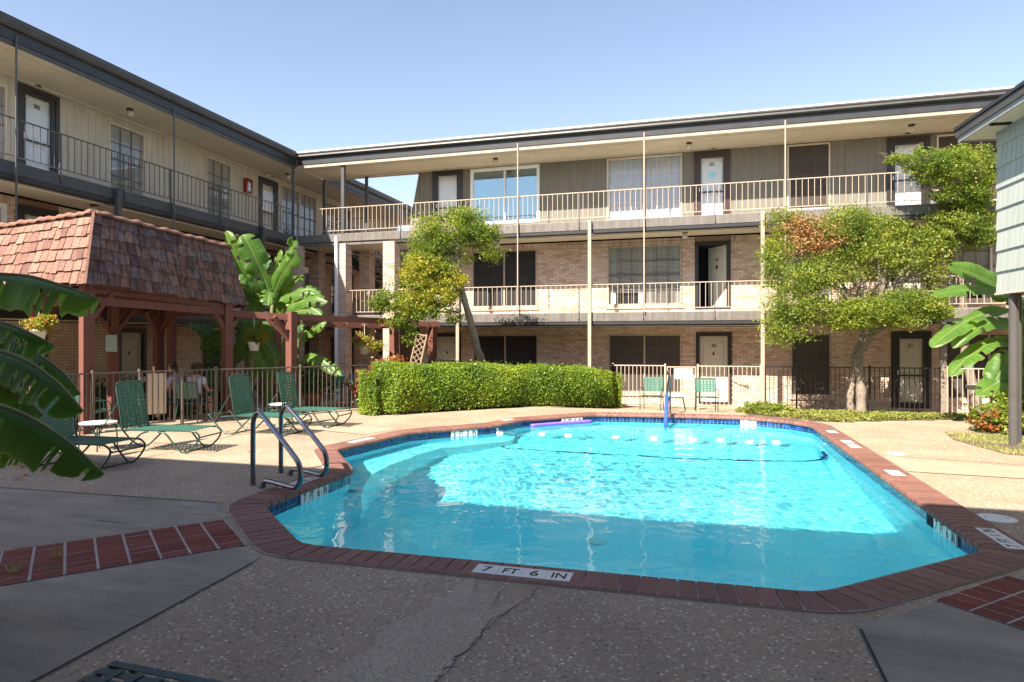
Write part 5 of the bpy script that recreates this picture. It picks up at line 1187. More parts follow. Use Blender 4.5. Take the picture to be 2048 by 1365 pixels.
leaf_cloud('outer_sprays', [pblob(1590,560,17.0,72,44,.9,2), pblob(1690,470,17.3,80,58,.9,2.4), pblob(1800,500,17.4,96,58,.9,2.4), pblob(1590,640,16.8,66,44,.8,1.6), pblob(1760,625,16.6,120,36,.9,2)], 7000, .034, M['leaf_yg'], t2, 36, clump=16, cr=.2, shell=.95)
leaf_cloud('lower_foliage', [pblob(1740,620,16.6,70,24,.7,1.6), pblob(1820,605,16.7,66,28,.7,1.8), pblob(1700,645,16.6,40,18,.5,.8), pblob(1870,625,16.8,30,18,.4,.6), pblob(1780,640,16.6,50,14,.5,.9)], 19000, .034, M['leaf_yg'], t2, 32, cr=.11, shell=.35)
leaf_cloud('dead_foliage', [pblob(1625,480,17.0,50,30,.4,2.0), pblob(1600,450,17.1,40,18,.4,1.0), pblob(1660,480,17.0,26,24,.3,.8), pblob(1595,500,17.0,26,16,.3,.5)], 5200, .032, M['leaf_dead'], t2, 33, cr=.2, shell=.0)
leaf_cloud('mixed_foliage', [pblob(1620,470,17.1,60,34,.4,1.5), pblob(1590,440,17.2,40,16,.3,.6), pblob(1560,500,17.0,34,24,.3,.6)], 3600, .034, M['leaf_yg'], t2, 35, cr=.15, shell=.2)
leaf_cloud('sparse_foliage', [pblob(1545,470,17.2,22,40,.3,1.0), pblob(1530,510,17.2,16,14,.3,.4), pblob(1560,430,17.2,22,12,.3,.4)], 1300, .036, M['leaf_dead'] if 0 else M['leaf_yg'], t2, 34, cr=.14)
# --- tree behind it reaching the upper gallery
t3 = thing('yaupon_tree', 'tall twisted tree reaching the upper gallery beside the shingled building', 'tree', (0, 0, 0))
mb = MB(); P = smooth_path([at(1905,812,17.9)+Vector((.6,.0,0)), at(1930,700,17.8), at(1925,600,17.7), at(1900,500,17.6), at(1888,440,17.6), at(1880,400,17.5), at(1870,385,17.5)], 5); P[0].z = ZB-.02
mb.tube(P, [.13-.08*i/(len(P)-1)+.008*math.sin(i*1.9) for i in range(len(P))], 9); mb.build('trunk', M['bark'], t3, True)
mb = MB(); tips = [at(1830,350,16.8), at(1850,320,16.8), at(1900,320,16.8), at(1940,340,16.8), at(1970,360,16.9), at(1960,420,17.0), at(1930,440,17.0), at(1790,322,16.8)]
branches(mb, at(1880,400,17.0), tips, .04, .008, .2, 15)
g = random.Random(18)
for c_ in tips: branches(mb, c_, [c_+Vector((g.uniform(-.5,.5), g.uniform(-.4,.4), g.uniform(0,.35))) for _ in range(6)], .010, .004, .05, 6)
mb.build('limbs', M['bark'], t3, True)
leaf_cloud('crown', [pblob(1850,325,16.7,48,32,.5,1.8), pblob(1905,330,16.7,52,36,.6,2.0), pblob(1960,350,16.8,36,50,.5,2.0), pblob(1800,318,16.7,24,9,.2,.35), pblob(1935,395,16.9,56,24,.5,1.4), pblob(1870,355,16.7,36,16,.3,.6), pblob(1940,310,16.8,44,20,.4,.8), pblob(1905,385,16.8,50,22,.4,.9)], 19000, .033, M['leaf_yg'], t3, 41, cr=.10, shell=.35)
leaf_cloud('lower_foliage', [pblob(1920,445,17.1,66,36,.6,2.4), pblob(1870,480,17.2,40,36,.5,1.2), pblob(1950,470,17.1,36,30,.5,1.0), pblob(1975,480,16.9,28,9,.2,.3), pblob(1940,410,17.1,44,16,.4,.8)], 15000, .033, M['leaf_green'], t3, 42, cr=.11, shell=.35)
# --- clipped hedge along the deck
H0, H1 = Vector((-7.15,13.75,0)), Vector((-2.15,19.35,0)); hd_ = (H1-H0).normalized(); hn = Vector((-hd_.y, hd_.x, 0)); Lh = (H1-H0).length
hedge = thing('hedge', 'long clipped rounded bright green hedge between pool deck and fence', 'hedge', (0, 0, 0))
def hz(t): return 1.13-.06*t+.03*math.sin(t*9)+.02*math.sin(t*23)
mb = MB(); ns = 40
for i in range(ns+1):
    t = i/ns; p = H0+hd_*Lh*t; s = .88*(min(1, t*16+.35))*(min(1, (1-t)*14+.35)); zt = (hz(t)-.10)*min(1, min(t, 1-t)*20+.75)
    base = gz(p.x, p.y); pr = [(-.02,.02),(-.10,.30),(-.05,.75),(.12,zt),(.5,zt+.02),(.95,zt-.05),(1.06,.5),(1.0,.02)]
    for (a, z) in pr: q_ = p+hn*(.07+a*s*.92+(1-s)*.4); mb.v.append((q_.x, q_.y, base+z))
for i in range(ns):
    for j in range(7): mb.f.append((i*8+j, (i+1)*8+j, (i+1)*8+j+1, i*8+j+1)); mb.mi.append(0)
mb.f.append(tuple(range(8))); mb.f.append(tuple(range(ns*8, ns*8+8))); mb.mi += [0, 0]
M['hedgecore'] = paint('hedge twigs', (.035,.045,.018), .95, .4, 12, 40, .02); mb.build('hedge_core', M['hedgecore'], hedge)
g = np.random.default_rng(51); n = 64000; u = g.random(n); which = g.random(n)
T = u; c = np.array([[*(H0+hd_*Lh*t)] for t in T]); s_par = np.zeros((n, 2)); 
zt = 1.13-.06*T+.03*np.sin(T*9)+.02*np.sin(T*23)
pos = np.zeros((n, 2)); nr = np.zeros((n, 2))
f_ = which < .52; tp = (which >= .52) & (which < .86); bk = which >= .86
v = g.random(n)
bul = .05*np.sin(T*31)+.05*np.sin(T*17+1)+.04*np.sin(v*7+T*40)
pos[f_] = np.stack([-.03-.10*np.sin(v[f_]*np.pi*.9)-bul[f_]*.6+.10*v[f_]**3, .07+v[f_]**.85*(zt[f_]-.09)], 1); nr[f_] = [-1, .15]
pos[tp] = np.stack([.08+v[tp]*.80, zt[tp]-.12*np.exp(-v[tp]*9)+bul[tp]*.4], 1); nr[tp] = [-.1, 1]
pos[bk] = np.stack([1.0+0*v[bk], .05+v[bk]*(zt[bk]-.1)], 1); nr[bk] = [1, .1]
endw = np.clip(np.minimum(T*16+.25, (1-T)*14+.25), 0, 1); pos[:, 0] = pos[:, 0]*endw+(1-endw)*.42; pos[:, 1] *= np.clip(np.minimum(T, 1-T)*22+.72, 0, 1)
hnv = np.array([hn.x, hn.y]); bz = np.array([gz(a, b) for a, b in c[:, :2]])
p3 = np.stack([c[:, 0]+hnv[0]*pos[:, 0], c[:, 1]+hnv[1]*pos[:, 0], bz+pos[:, 1]], 1)+g.normal(size=(n, 3))*.028*(1+1.6*(g.random(n)[:, None] < .08))
# end caps
ne = 7000; e = g.random((ne, 3)); side = g.random(ne) < .5; ec = np.where(side[:, None], np.array([H0.x, H0.y]), np.array([H1.x, H1.y])); eb = np.where(side, gz(H0.x, H0.y), gz(H1.x, H1.y)); dirn = np.where(side, -1, 1)
xx = .02+e[:, 0]*.9; bulge = .16*np.sin(e[:, 0]*np.pi)+.05; hh = (1.02)*e[:, 1]
pe = np.stack([ec[:, 0]+hn.x*xx+hd_.x*dirn*bulge, ec[:, 1]+hn.y*xx+hd_.y*dirn*bulge, eb+hh], 1)+g.normal(size=(ne, 3))*.035
p3 = np.concatenate([p3, pe]); nrm = np.concatenate([np.stack([hn.x*nr[:, 0], hn.y*nr[:, 0], nr[:, 1]], 1), np.stack([hd_.x*dirn, hd_.y*dirn, 0*dirn+.2], 1)])
nrm = nrm*.9+g.normal(size=nrm.shape)*.65+np.array([0, 0, .3]); nrm /= np.linalg.norm(nrm, axis=1)[:, None]
a = g.normal(size=nrm.shape); a -= nrm*(a*nrm).sum(1)[:, None]; a /= np.linalg.norm(a, axis=1)[:, None]; b = np.cross(nrm, a); s = .026*g.uniform(.6, 1.35, len(p3))[:, None]
quads_mesh('hedge_leaves', np.stack([p3-a*s, p3+b*s*.55+nrm*s*.2, p3+a*s, p3-b*s*.55+nrm*s*.2], 1), M['leaf_hedge'], hedge)
# --- low dark hedges by the galleries
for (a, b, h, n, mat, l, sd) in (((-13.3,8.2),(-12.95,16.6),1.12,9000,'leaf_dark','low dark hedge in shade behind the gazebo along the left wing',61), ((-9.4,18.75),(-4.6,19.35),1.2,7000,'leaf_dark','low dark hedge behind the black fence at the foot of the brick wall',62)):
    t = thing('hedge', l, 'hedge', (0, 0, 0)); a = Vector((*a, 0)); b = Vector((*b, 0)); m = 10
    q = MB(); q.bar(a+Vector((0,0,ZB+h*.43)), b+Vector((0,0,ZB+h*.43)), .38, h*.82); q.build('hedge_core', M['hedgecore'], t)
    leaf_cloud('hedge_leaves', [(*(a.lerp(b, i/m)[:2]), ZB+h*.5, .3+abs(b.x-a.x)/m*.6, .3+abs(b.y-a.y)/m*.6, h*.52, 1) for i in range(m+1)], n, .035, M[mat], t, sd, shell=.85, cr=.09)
# --- coleus by the left end of the hedge
t = thing('coleus_plant', 'rust red and green coleus growing through the fence by the hedge end', 'plant', (0, 0, 0))
P = [(at(748,790,16.6), .35, .5), (at(735,760,16.8), .25, .35), (at(765,735,17.0), .3, .25), (at(715,770,17.0), .12, .2), (at(790,722,17.4), .25, .15)]
q = MB()
for c_, r_, h_ in P: branches(q, Vector((c_.x, c_.y, gz(c_.x, c_.y)-.02)), [c_+Vector((random.uniform(-.2,.2), random.uniform(-.2,.2), h_*.6)) for _ in range(4)], .012, .005, .05, 3)
q.build('stems', M['stem'], t); leaf_cloud('leaves', [(c_.x, c_.y, c_.z, r_, r_, h_, r_*h_) for c_, r_, h_ in P], 1500, .055, M['leaf_coleus'], t, 71, aspect=.45, clump=12, cr=.14)
t = thing('potted_shrub', 'leafy green shrub in a terracotta pot behind the fence by the pergola post', 'plant', (*at(625,770,17.0)[:2], -.05))
q = MB(); q.lathe([(0,0),(.16,0),(.22,.34),(.25,.36),(.25,.42),(.2,.42),(0,.38)], 18); q.build('pot', M['terracotta'], t, True); leaf_cloud('leaves', [(0,0,.75,.34,.3,.32,1)], 900, .06, M['leaf_dark'], t, 72, clump=10)
# --- ground cover strip, grass, shrub at the right
def scatter(name, lab, cat, poly, n, size, mat, seed, h=.10, blade=False, zoff=0.0):
    g = np.random.default_rng(seed); xs = [p[0] for p in poly]; ys = [p[1] for p in poly]; pts = []
    while len(pts) < n:
        x, y = g.uniform(min(xs), max(xs)), g.uniform(min(ys), max(ys))
        if inside((x, y), poly) and noise.noise(Vector((x*1.7, y*1.7, seed))) > (-.45 if not blade else -.2)+g.normal()*.12: pts.append((x, y, gz(x, y)))
    P = np.array(pts); N_ = len(P); hh = h*(.5+.5*np.array([noise.noise(Vector((p[0]*2.2, p[1]*2.2, 3))) for p in P])+.35)
    P[:, 2] += g.random(N_)*np.maximum(hh, .01)*(0 if blade else 1)+zoff; az = g.uniform(0, 2*np.pi, N_)
    a = np.stack([np.cos(az), np.sin(az), g.uniform(-.1, .6, N_)], 1); nn = g.normal(size=(N_, 3)); nn[:, 2] = abs(nn[:, 2])+1.0; nn /= np.linalg.norm(nn, axis=1)[:, None]
    if blade:
        b = np.stack([-np.sin(az), np.cos(az), 0*az], 1)*size*.10; tip = np.stack([np.cos(az)*g.uniform(.1,.7,N_), np.sin(az)*g.uniform(.1,.7,N_), 1+0*az], 1)*(h*g.uniform(.5,1.2,N_))[:, None]
        V = np.stack([P-b, P+b, P+tip*.6+b*.7, P+tip], 1)
    else:
        a -= nn*(a*nn).sum(1)[:, None]; a /= np.linalg.norm(a, axis=1)[:, None]; b = np.cross(nn, a); s = size*g.uniform(.6, 1.3, N_)[:, None]
        V = np.stack([P-a*s, P+b*s*.5, P+a*s, P-b*s*.5], 1)
    o = quads_mesh(name, V, mat); return tag(o, lab, cat, kind='stuff')
gcp = [(1.15,16.55),(2.3,15.60),(2.95,15.35),(4.6,16.2),(6.4,17.2),(7.0,19.6),(1.2,19.75),(1.0,18.2)]
s = MB(); s.poly([(p[0], p[1], gz(p[0], p[1])+.006) for p in gcp]); 
s = MB(); gg = [(x, y) for x in np.arange(1.2, 7, .3) for y in np.arange(15.4, 19.7, .3)]
for (x, y) in gg:
    if inside((x+.15, y+.15), gcp): s.poly([(x, y, gz(x, y)+.007), (x+.3, y, gz(x, y)+.007), (x+.3, y+.3, gz(x, y+.3)+.007), (x, y+.3, gz(x, y+.3)+.007)])
tag(s.build('planting_bed', M['pebbledirt']), kind='structure')
scatter('ground_cover', 'low trailing green and straw ground cover under the two-stemmed tree', 'ground cover', gcp, 30000, .030, M['leaf_cover'], 81, .13)
scatter('weeds', 'brighter taller weeds at the left end of the ground cover beside the tan post', 'weeds', [(1.15,16.7),(1.8,16.3),(2.3,16.6),(2.0,17.6),(1.2,17.6)], 1800, .04, M['leaf_green'], 82, .30)
gp = [(4.62,14.25),(4.40,13.2),(4.62,11.7),(9.5,10.2),(9.5,14.2),(5.6,14.0)]
scatter('grass', 'patchy dry grass round the steel post at the right', 'grass', gp, 26000, .05, M['leaf_grass'], 83, .06, True)
s = MB(); s.poly([(p[0], p[1], .007) for p in gp]); tag(s.build('planting_bed', M['pebbledirt']), kind='structure')
t = thing('low_shrub', 'yellow green and reddish low shrub behind the steel post', 'shrub', (*onground(2003,868)[:2], 0)); q = MB(); branches(q, (0,0,-.02), [(random.uniform(-.4,.5), random.uniform(-.3,.3), .45) for _ in range(9)], .015, .006, .06, 5); q.build('stems', M['bark'], t)
leaf_cloud('leaves', [(0,.2,.26,.42,.4,.26,2), (.5,.4,.4,.55,.4,.42,2.5), (.15,0,.2,.3,.3,.2,1)], 7000, .04, M['leaf_green'], t, 91, cr=.09)
leaf_cloud('red_leaves', [(-.2,.0,.2,.28,.25,.2,1), (.1,-.1,.25,.2,.2,.15,.6)], 380, .04, M['leaf_coleus'], t, 92, cr=.08)
# --- fallen leaves
for i, (px, py) in enumerate(((40,930),(45,935),(52,952),(38,962),(500,905))):
    p = onground(px, py); q = MB(); a = random.uniform(0, 6); c, s_ = math.cos(a), math.sin(a); L = .07
    q.add([(-c*L,-s_*L,.012),(s_*L*.35,-c*L*.35,.02),(c*L,s_*L,.014),(-s_*L*.35,c*L*.35,.024)], [(0,1,2,3)])
    o = q.build('fallen_leaf', M['leaf_coleus']); o.location = p; tag(o, ['uppermost of the dry brown leaves lying on the deck under the banana plant', 'second dry brown leaf from the top, under the banana plant', 'largest dry brown leaf lying below the others under the banana plant', 'pale yellow dry leaf lowest under the banana plant', 'single dry fallen leaf on the shaded deck left of the grab rails'][i], 'fallen leaf', 'dry leaves fallen on the deck')
# grass tufts in the left brick path
for (px, py), l in (((112,1118),'larger grass tuft sprouting from the left brick path'),((25,1150),'small grass tuft at the lower edge of the left brick path')):
    p = onground(px, py); g = np.random.default_rng(px); V = []
    for i in range(22):
        a = g.uniform(0, 6.28); r_ = g.uniform(0, .04); b = Vector((r_*math.cos(a), r_*math.sin(a), 0)); t_ = b+Vector((math.cos(a)*.04, math.sin(a)*.04, g.uniform(.03, .08))); s_ = Vector((-math.sin(a), math.cos(a), 0))*.004; V.append([b-s_, b+s_, t_+s_*.3, t_-s_*.3])
    o = quads_mesh('grass_tuft', np.array([[list(x) for x in v_] for v_ in V]), M['leaf_grass']); o.location = (p.x, p.y, .012); tag(o, l, 'grass tuft')
# ================================================================== banana plants
def banana_leaf(parent, pts, width, mat, roll=0.0, fold=.35, seed=0, tears=3, droop=.18, stalk=.12, n=34, name='leaf', face=.6, hang=0.0):
    """pts: midrib from stalk to tip; a real blade with arched halves, torn edges and wavy margin"""
    g = random.Random(seed); P = smooth_path(pts, max(4, n//(len(pts)-1))); n = len(P)-1; L = sum((P[i+1]-P[i]).length for i in range(n)); acc = 0
    me_v = []; uvs = []; m = 6; tear_at = {}
    for sd in (-1, 1): tear_at[sd] = sorted(g.uniform(.25, .95) for _ in range(tears))
    for i in range(n+1):
        t = i/n; T = (P[min(i+1, n)]-P[max(i-1, 0)]).normalized(); tc = -Vector((P[i].x, P[i].y, 0)).normalized(); U = tc*face+Vector((0, 0, 1-face)); U = U-T*U.dot(T)
        if U.length < .15: U = Vector((1, 0, .2)); U = U-T*U.dot(T)
        U.normalize(); S = T.cross(U); cr_, sr = math.cos(roll), math.sin(roll); S2 = S*cr_+U*sr; U2 = U*cr_-S*sr
        tt = max(0, (t-stalk)/(1-stalk)); w = width*.5*(min(1, tt*7)**.8)*(1-max(0, (tt-.62)/.38)**2.4)**.75 if t > stalk else .012
        w = max(w, .006)
        for sd in (-1, 1):
            for j in range(m+1):
                s = j/m; wob = (.10*math.sin(t*23+sd*2+seed)+.06*math.sin(t*51+seed*3)+.03*math.sin(t*83+seed))*s*s*w; notch = 0
                for ta in tear_at[sd]:
                    d = abs(t-ta)*n
                    if d < .6 and s > .5: notch = 1
                seg = sum(1 for ta in tear_at[sd] if ta < t); wj = 1-.16*((seg*7+seed) % 3)*.5*s
                y = sd*w*s*wj*(1-.02*notch); h = math.sin(s*1.2)*fold*w-droop*w*s*s*2.2+wob
                if notch: h -= .10*w*(s-.3); y *= .93
                if hang:
                    y = sd*w*(.10+.45*math.sin(s*1.25))*(1 if s else 0)*(1-hang*.3); h = .10*w*math.sin(s*2.2)-w*wj*(s**1.25)*hang*(.92 if not notch else .80)+wob*.6
                me_v.append(tuple(P[i]+S2*y+U2*h)); uvs.append((.5+sd*.5*s, t))
    f = []; k = 2*(m+1)
    for i in range(n):
        for si, sd in enumerate((-1, 1)):
            cut = any(abs((i+.5)/n-ta)*n < .5 for ta in tear_at[sd])
            for j in range(m):
                if cut and j >= 2: continue
                a = i*k+si*(m+1)+j; q = (a, a+k, a+k+1, a+1); f.append(q if sd == -1 else tuple(reversed(q)))
    me = bpy.data.meshes.new(name); me.from_pydata(me_v, [], f); uv = me.uv_layers.new(name='UVMap')
    li = np.empty(len(me.loops), np.int32); me.loops.foreach_get('vertex_index', li); uv.data.foreach_set('uv', np.array(uvs, np.float32)[li].reshape(-1))
    me.polygons.foreach_set('use_smooth', [True]*len(f)); me.materials.append(mat); o = link(bpy.data.objects.new(name, me), parent)
    q = MB(); q.tube(P, [.016-.012*i/n for i in range(n+1)], 6); q.build('midrib', M['stem'], o, True); return o
def L_(px, py, d): return at(px, py, d)
ban = thing('banana_plant', 'big banana plant with dark drooping leaves reaching in at the left edge', 'banana plant', (0, 0, 0))
q = MB()
for x, y, l_ in ((-4.35,2.75,.02),(-4.6,3.1,-.05),(-4.75,2.7,-.1)): q.tube(smooth_path([(x,y,0),(x+.02,y,.7),(x+l_,y,1.5),(x+l_*1.5,y,2.1)], 4), [.11,.11,.10,.10,.09,.09,.08,.08,.07,.07,.06,.06,.05], 10)
q.build('pseudostem', M['stem'], ban, True)
fd = [([(-160,600,3.8),(-60,556,3.6),(40,551,3.5),(120,570,3.4),(197,598,3.35)], .44, 'banana', 11), ([(-140,620,3.9),(-40,638,3.8),(20,650,3.7),(70,672,3.6),(109,692,3.6)], .36, 'banana_dark', 12),
      ([(-140,680,3.4),(-40,694,3.3),(40,716,3.2),(110,762,3.1),(166,822,3.05)], .38, 'banana_dark', 13), ([(-60,660,4.1),(40,690,4.1),(95,722,4.0),(135,755,4.0),(161,789,4.0)], .30, 'banana_dark', 14),
      ([(-140,735,3.6),(-40,750,3.5),(15,772,3.5),(60,805,3.5),(87,832,3.5)], .36, 'banana_dark', 15), ([(-160,800,3.05),(-60,800,2.95),(30,822,2.9),(120,872,2.85),(208,948,2.8)], .40, 'banana_dark', 16),
      ([(-150,850,3.3),(-70,868,3.2),(0,884,3.2),(36,896,3.2),(63,912,3.2)], .26, 'banana', 17), ([(-120,560,4.3),(-50,630,4.3),(-10,680,4.2),(20,735,4.2),(36,790,4.1)], .34, 'banana_dark', 18),
      ([(-110,740,3.3),(-50,755,3.2),(-10,770,3.2),(15,782,3.2),(40,800,3.2)], .22, 'banana', 19)]
for P, w, m, sd in fd: banana_leaf(ban, [L_(*p) for p in P], w, M[m], 0.0, .2, sd, 8, .2, .05, 60, face=.12, hang=1.0)
# middle clump behind the pergola
bm = thing('banana_plant', 'tall bright banana clump rising above the pergola beside the gazebo roof', 'banana plant', (0, 0, 0))
q = MB()
for px, d, x2 in ((533,17.2,10),(560,17.6,5),(500,17.4,-8),(590,17.8,8)):
    a = at(px, 800, d); a.z = -.15; b = at(px+x2, 640, d); c = at(px+x2*1.5, 590, d); q.tube(smooth_path([a, a.lerp(b, .5), b, c], 4), [.09,.09,.085,.085,.08,.08,.07,.07,.06,.06,.05,.05,.04], 10)
q.build('pseudostem', M['stem'], bm, True)
C1, C2, C3 = (543,590,17.3), (505,640,17.2), (565,640,17.5)
fd = [([(540,600,17.3),(530,560,17.2),(512,520,17.0),(495,485,16.9),(484,470,16.9)], .62, 'banana', .2, 31), ([(545,600,17.3),(500,580,17.2),(478,540,17.0),(460,490,16.9),(452,462,16.9)], .42, 'banana', .9, 32),
      ([(545,605,17.4),(560,560,17.4),(575,520,17.4),(585,490,17.4),(578,476,17.3)], .34, 'banana', .5, 33), ([(545,600,17.3),(560,560,17.2),(575,535,17.1),(588,515,17.0),(590,500,17.0)], .40, 'banana', -.3, 34),
      ([(545,610,17.3),(565,600,17.1),(590,588,16.9),(620,580,16.8),(640,590,16.7)], .36, 'banana', .1, 35), ([(555,630,17.3),(570,618,17.0),(600,604,16.8),(630,600,16.6),(655,605,16.5)], .40, 'banana', -.1, 36),
      ([(545,610,17.3),(545,590,17.0),(540,585,16.7),(536,600,16.5),(536,612,16.4)], .40, 'banana', .0, 37), ([(540,600,17.3),(520,575,17.1),(500,565,16.9),(490,560,16.8),(480,566,16.7)], .36, 'banana', .2, 38),
      ([(540,610,17.3),(505,590,17.3),(480,575,17.2),(470,545,17.2),(466,530,17.2)], .34, 'banana', .6, 39), ([(540,600,17.2),(535,570,17.4),(530,545,17.5),(527,520,17.6),(522,505,17.6)], .40, 'banana_dark', .7, 40),
      ([(560,640,17.0),(590,625,16.8),(615,622,16.6),(632,626,16.5),(645,640,16.4)], .30, 'banana', -.3, 41), ([(450,560,17.6),(458,530,17.6),(470,500,17.5),(470,480,17.5),(455,466,17.4)], .30, 'banana_dry', .9, 42),
      ([(560,600,17.5),(575,575,17.5),(590,560,17.4),(600,556,17.3),(607,562,17.3)], .30, 'banana', .2, 43), ([(545,620,17.4),(520,630,17.2),(500,645,17.0),(485,660,16.9),(478,672,16.8)], .34, 'banana', -.3, 44),
      ([(530,700,17.2),(510,660,17.0),(480,640,16.8),(450,640,16.6),(420,655,16.5)], .40, 'banana_dark', -.2, 45), ([(530,720,17.2),(505,680,17.0),(470,665,16.8),(430,675,16.6),(400,700,16.5)], .42, 'banana_dark', -.2, 46),
      ([(540,700,17.0),(535,660,16.9),(525,645,16.9),(515,640,16.8),(500,640,16.8)], .34, 'banana', .3, 47), ([(565,720,17.2),(580,690,17.0),(592,665,16.9),(600,655,16.8),(612,652,16.8)], .30, 'banana_dark', .3, 48),
      ([(600,690,16.8),(612,670,16.6),(628,660,16.5),(640,652,16.4),(653,645,16.4)], .30, 'banana', .2, 49), ([(600,715,16.6),(620,715,16.4),(640,722,16.2),(662,738,16.1),(682,752,16.0)], .30, 'banana', -.2, 50),
      ([(500,760,16.4),(520,740,16.2),(545,745,16.0),(560,755,15.9),(572,765,15.9)], .36, 'banana', -.4, 51), ([(545,780,16.3),(530,735,16.1),(520,720,16.0),(510,705,15.9),(498,700,15.9)], .34, 'banana', .4, 52),
      ([(556,750,16.2),(548,710,16.0),(535,690,15.9),(525,680,15.8),(515,672,15.8)], .30, 'banana_dark', .3, 53), ([(470,760,17.0),(455,720,16.9),(440,700,16.8),(425,705,16.7),(412,725,16.6)], .40, 'banana_dark', -.3, 54),
      ([(440,720,17.0),(430,690,17.0),(420,670,17.0),(400,655,16.9),(372,650,16.8)], .36, 'banana_dark', 0, 55), ([(530,760,16.6),(540,790,16.4),(546,810,16.3),(540,830,16.2),(535,840,16.2)], .24, 'banana', .8, 56),
      ([(560,690,17.6),(570,650,17.6),(560,620,17.6),(556,600,17.6),(560,585,17.6)], .3, 'banana', .8, 57), ([(540,640,17.3),(560,610,17.2),(575,600,17.1),(590,610,17.0),(600,628,17.0)], .34, 'banana', .1, 59), ([(520,650,17.4),(510,620,17.4),(500,600,17.3),(488,592,17.3),(476,598,17.3)], .34, 'banana_dark', .4, 60), ([(545,620,17.5),(550,585,17.5),(548,550,17.5),(556,520,17.5),(562,500,17.5)], .34, 'banana', .7, 61), ([(560,760,17.0),(590,735,16.9),(615,725,16.8),(640,728,16.8),(655,740,16.7)], .3, 'banana_dark', -.2, 62), ([(470,740,17.2),(480,700,17.1),(490,680,17.1),(500,672,17.0),(512,680,17.0)], .36, 'banana_dark', .2, 63),
      ([(450,800,16.9),(440,760,16.9),(430,740,16.8),(425,745,16.8),(418,770,16.7)], .34, 'banana_dark', .2, 58)]
for P, w, m, ro, sd in fd: banana_leaf(bm, [L_(*p) for p in P], w*1.15, M[m], ro, .3, sd, 4, .2, .08, 24, face=.62)
# right clump
br_ = thing('banana_plant', 'broad leaved banana plant behind the steel post at the right', 'banana plant', (0, 0, 0)); bp = at(2075, 800, 14.4)
q = MB(); q.tube(smooth_path([(bp.x,bp.y,0),(bp.x,bp.y,.9),(bp.x-.05,bp.y,1.7),(bp.x-.1,bp.y,2.3)], 4), [.13,.13,.12,.12,.11,.11,.10,.10,.09,.08,.07,.06,.05], 10); q.tube(smooth_path([(bp.x+.5,bp.y+.3,0),(bp.x+.5,bp.y+.3,.9),(bp.x+.4,bp.y+.3,1.5)], 4), .10, 10); q.build('pseudostem', M['stem'], br_, True)
fd = [([(2075,660,14.3),(2040,600,14.2),(1990,568,14.0),(1940,545,13.9),(1895,533,13.8)], .38, 'banana', .35, 71), ([(2080,650,14.2),(2030,595,14.0),(1970,580,13.8),(1910,583,13.7),(1862,592,13.6)], .36, 'banana', -.15, 72),
      ([(2075,660,14.1),(2010,620,13.8),(1950,635,13.6),(1900,665,13.5),(1862,695,13.4)], .40, 'banana', -.35, 73), ([(2070,670,13.9),(2010,680,13.7),(1975,690,13.6),(1930,720,13.5),(1900,754,13.4)], .38, 'banana', -.25, 74),
      ([(2060,650,13.8),(2000,645,13.6),(1965,650,13.5),(1930,670,13.4),(1905,697,13.4)], .30, 'banana', .1, 75), ([(2075,690,13.6),(2040,690,13.5),(2015,720,13.4),(1995,755,13.3),(1985,770,13.3)], .46, 'banana', .1, 76),
      ([(2075,700,13.6),(2040,730,13.4),(2010,755,13.3),(1980,775,13.2),(1955,792,13.1)], .40, 'banana', -.1, 77), ([(2070,720,13.8),(2045,745,13.7),(2025,780,13.6),(2005,800,13.5),(1995,812,13.5)], .34, 'banana_dark', -.3, 78),
      ([(2080,660,14.4),(2050,620,14.4),(2030,600,14.3),(2005,590,14.2),(1985,600,14.1)], .34, 'banana', .4, 79), ([(2090,700,14.2),(2085,740,14.0),(2070,780,13.9),(2055,810,13.9),(2048,830,13.9)], .44, 'banana', .2, 80),
      ([(2090,640,14.4),(2070,620,14.2),(2050,640,14.0),(2045,660,13.9),(2040,690,13.9)], .4, 'banana_dark', .3, 81), ([(2090,650,14.5),(2100,600,14.5),(2120,570,14.4),(2150,560,14.3),(2180,570,14.2)], .4, 'banana', 0, 82)]
for P, w, m, ro, sd in fd: banana_leaf(br_, [L_(*p) for p in P], w*1.2, M[m], ro, .3, sd, 2, .15, .10, 30, face=.62)
# ================================================================== hanging baskets
def basket(lab, top, zpot, r_, blobs, n, mat, fl_, seed, chainmat='chain'):
    t = thing('hanging_basket', lab, 'hanging basket', top, 0, 'hanging flower baskets'); h = zpot-top.z
    q = MB(); q.tube([(0,0,0),(0,0,h+.30)], .008, 6)
    for i in range(3): a = 2.1*i; q.tube([(0,0,h+.30),(r_*.9*math.cos(a), r_*.9*math.sin(a), h)], .003, 5)
    q.build('chain', M[chainmat], t); q = MB(); q.lathe([(0,h-.20),(r_*.68,h-.20),(r_*.95,h-.01),(r_*1.04,h-.01),(r_*1.04,h+.02),(r_*.9,h+.02),(0,h)], 18); q.build('pot', M['plasterwhite'], t, True)
    leaf_cloud('flower_foliage', [(b[0], b[1], h+b[2], b[3], b[3], b[4], 1) for b in blobs], n, .028, M[mat], t, seed, clump=12, cr=.06)
    leaf_cloud('blossoms', [(b[0], b[1], h+b[2]+.04, b[3]*1.05, b[3]*1.05, b[4], 1) for b in blobs], n//14, .024, M[fl_], t, seed+1, aspect=.8, clump=3, cr=.03, shell=.95)
basket('hanging basket of bright leaves and red blossom among the left banana leaves', Vector((*at(78,560,12.6)[:2], 2.52)), 1.95, .13, [(0,0,.12,.24,.16),(.12,.05,.2,.14,.12)], 1700, 'leaf_yellow', 'flower_red', 101)
basket('white hanging pot with bushy plant under the pergola beside the gazebo post', Vector((*at(508,650,15.6)[:2], 2.36)), 1.72, .14, [(0,0,.16,.22,.18),(.18,.0,.1,.16,.14)], 1600, 'leaf_yg', 'flower_red', 103)
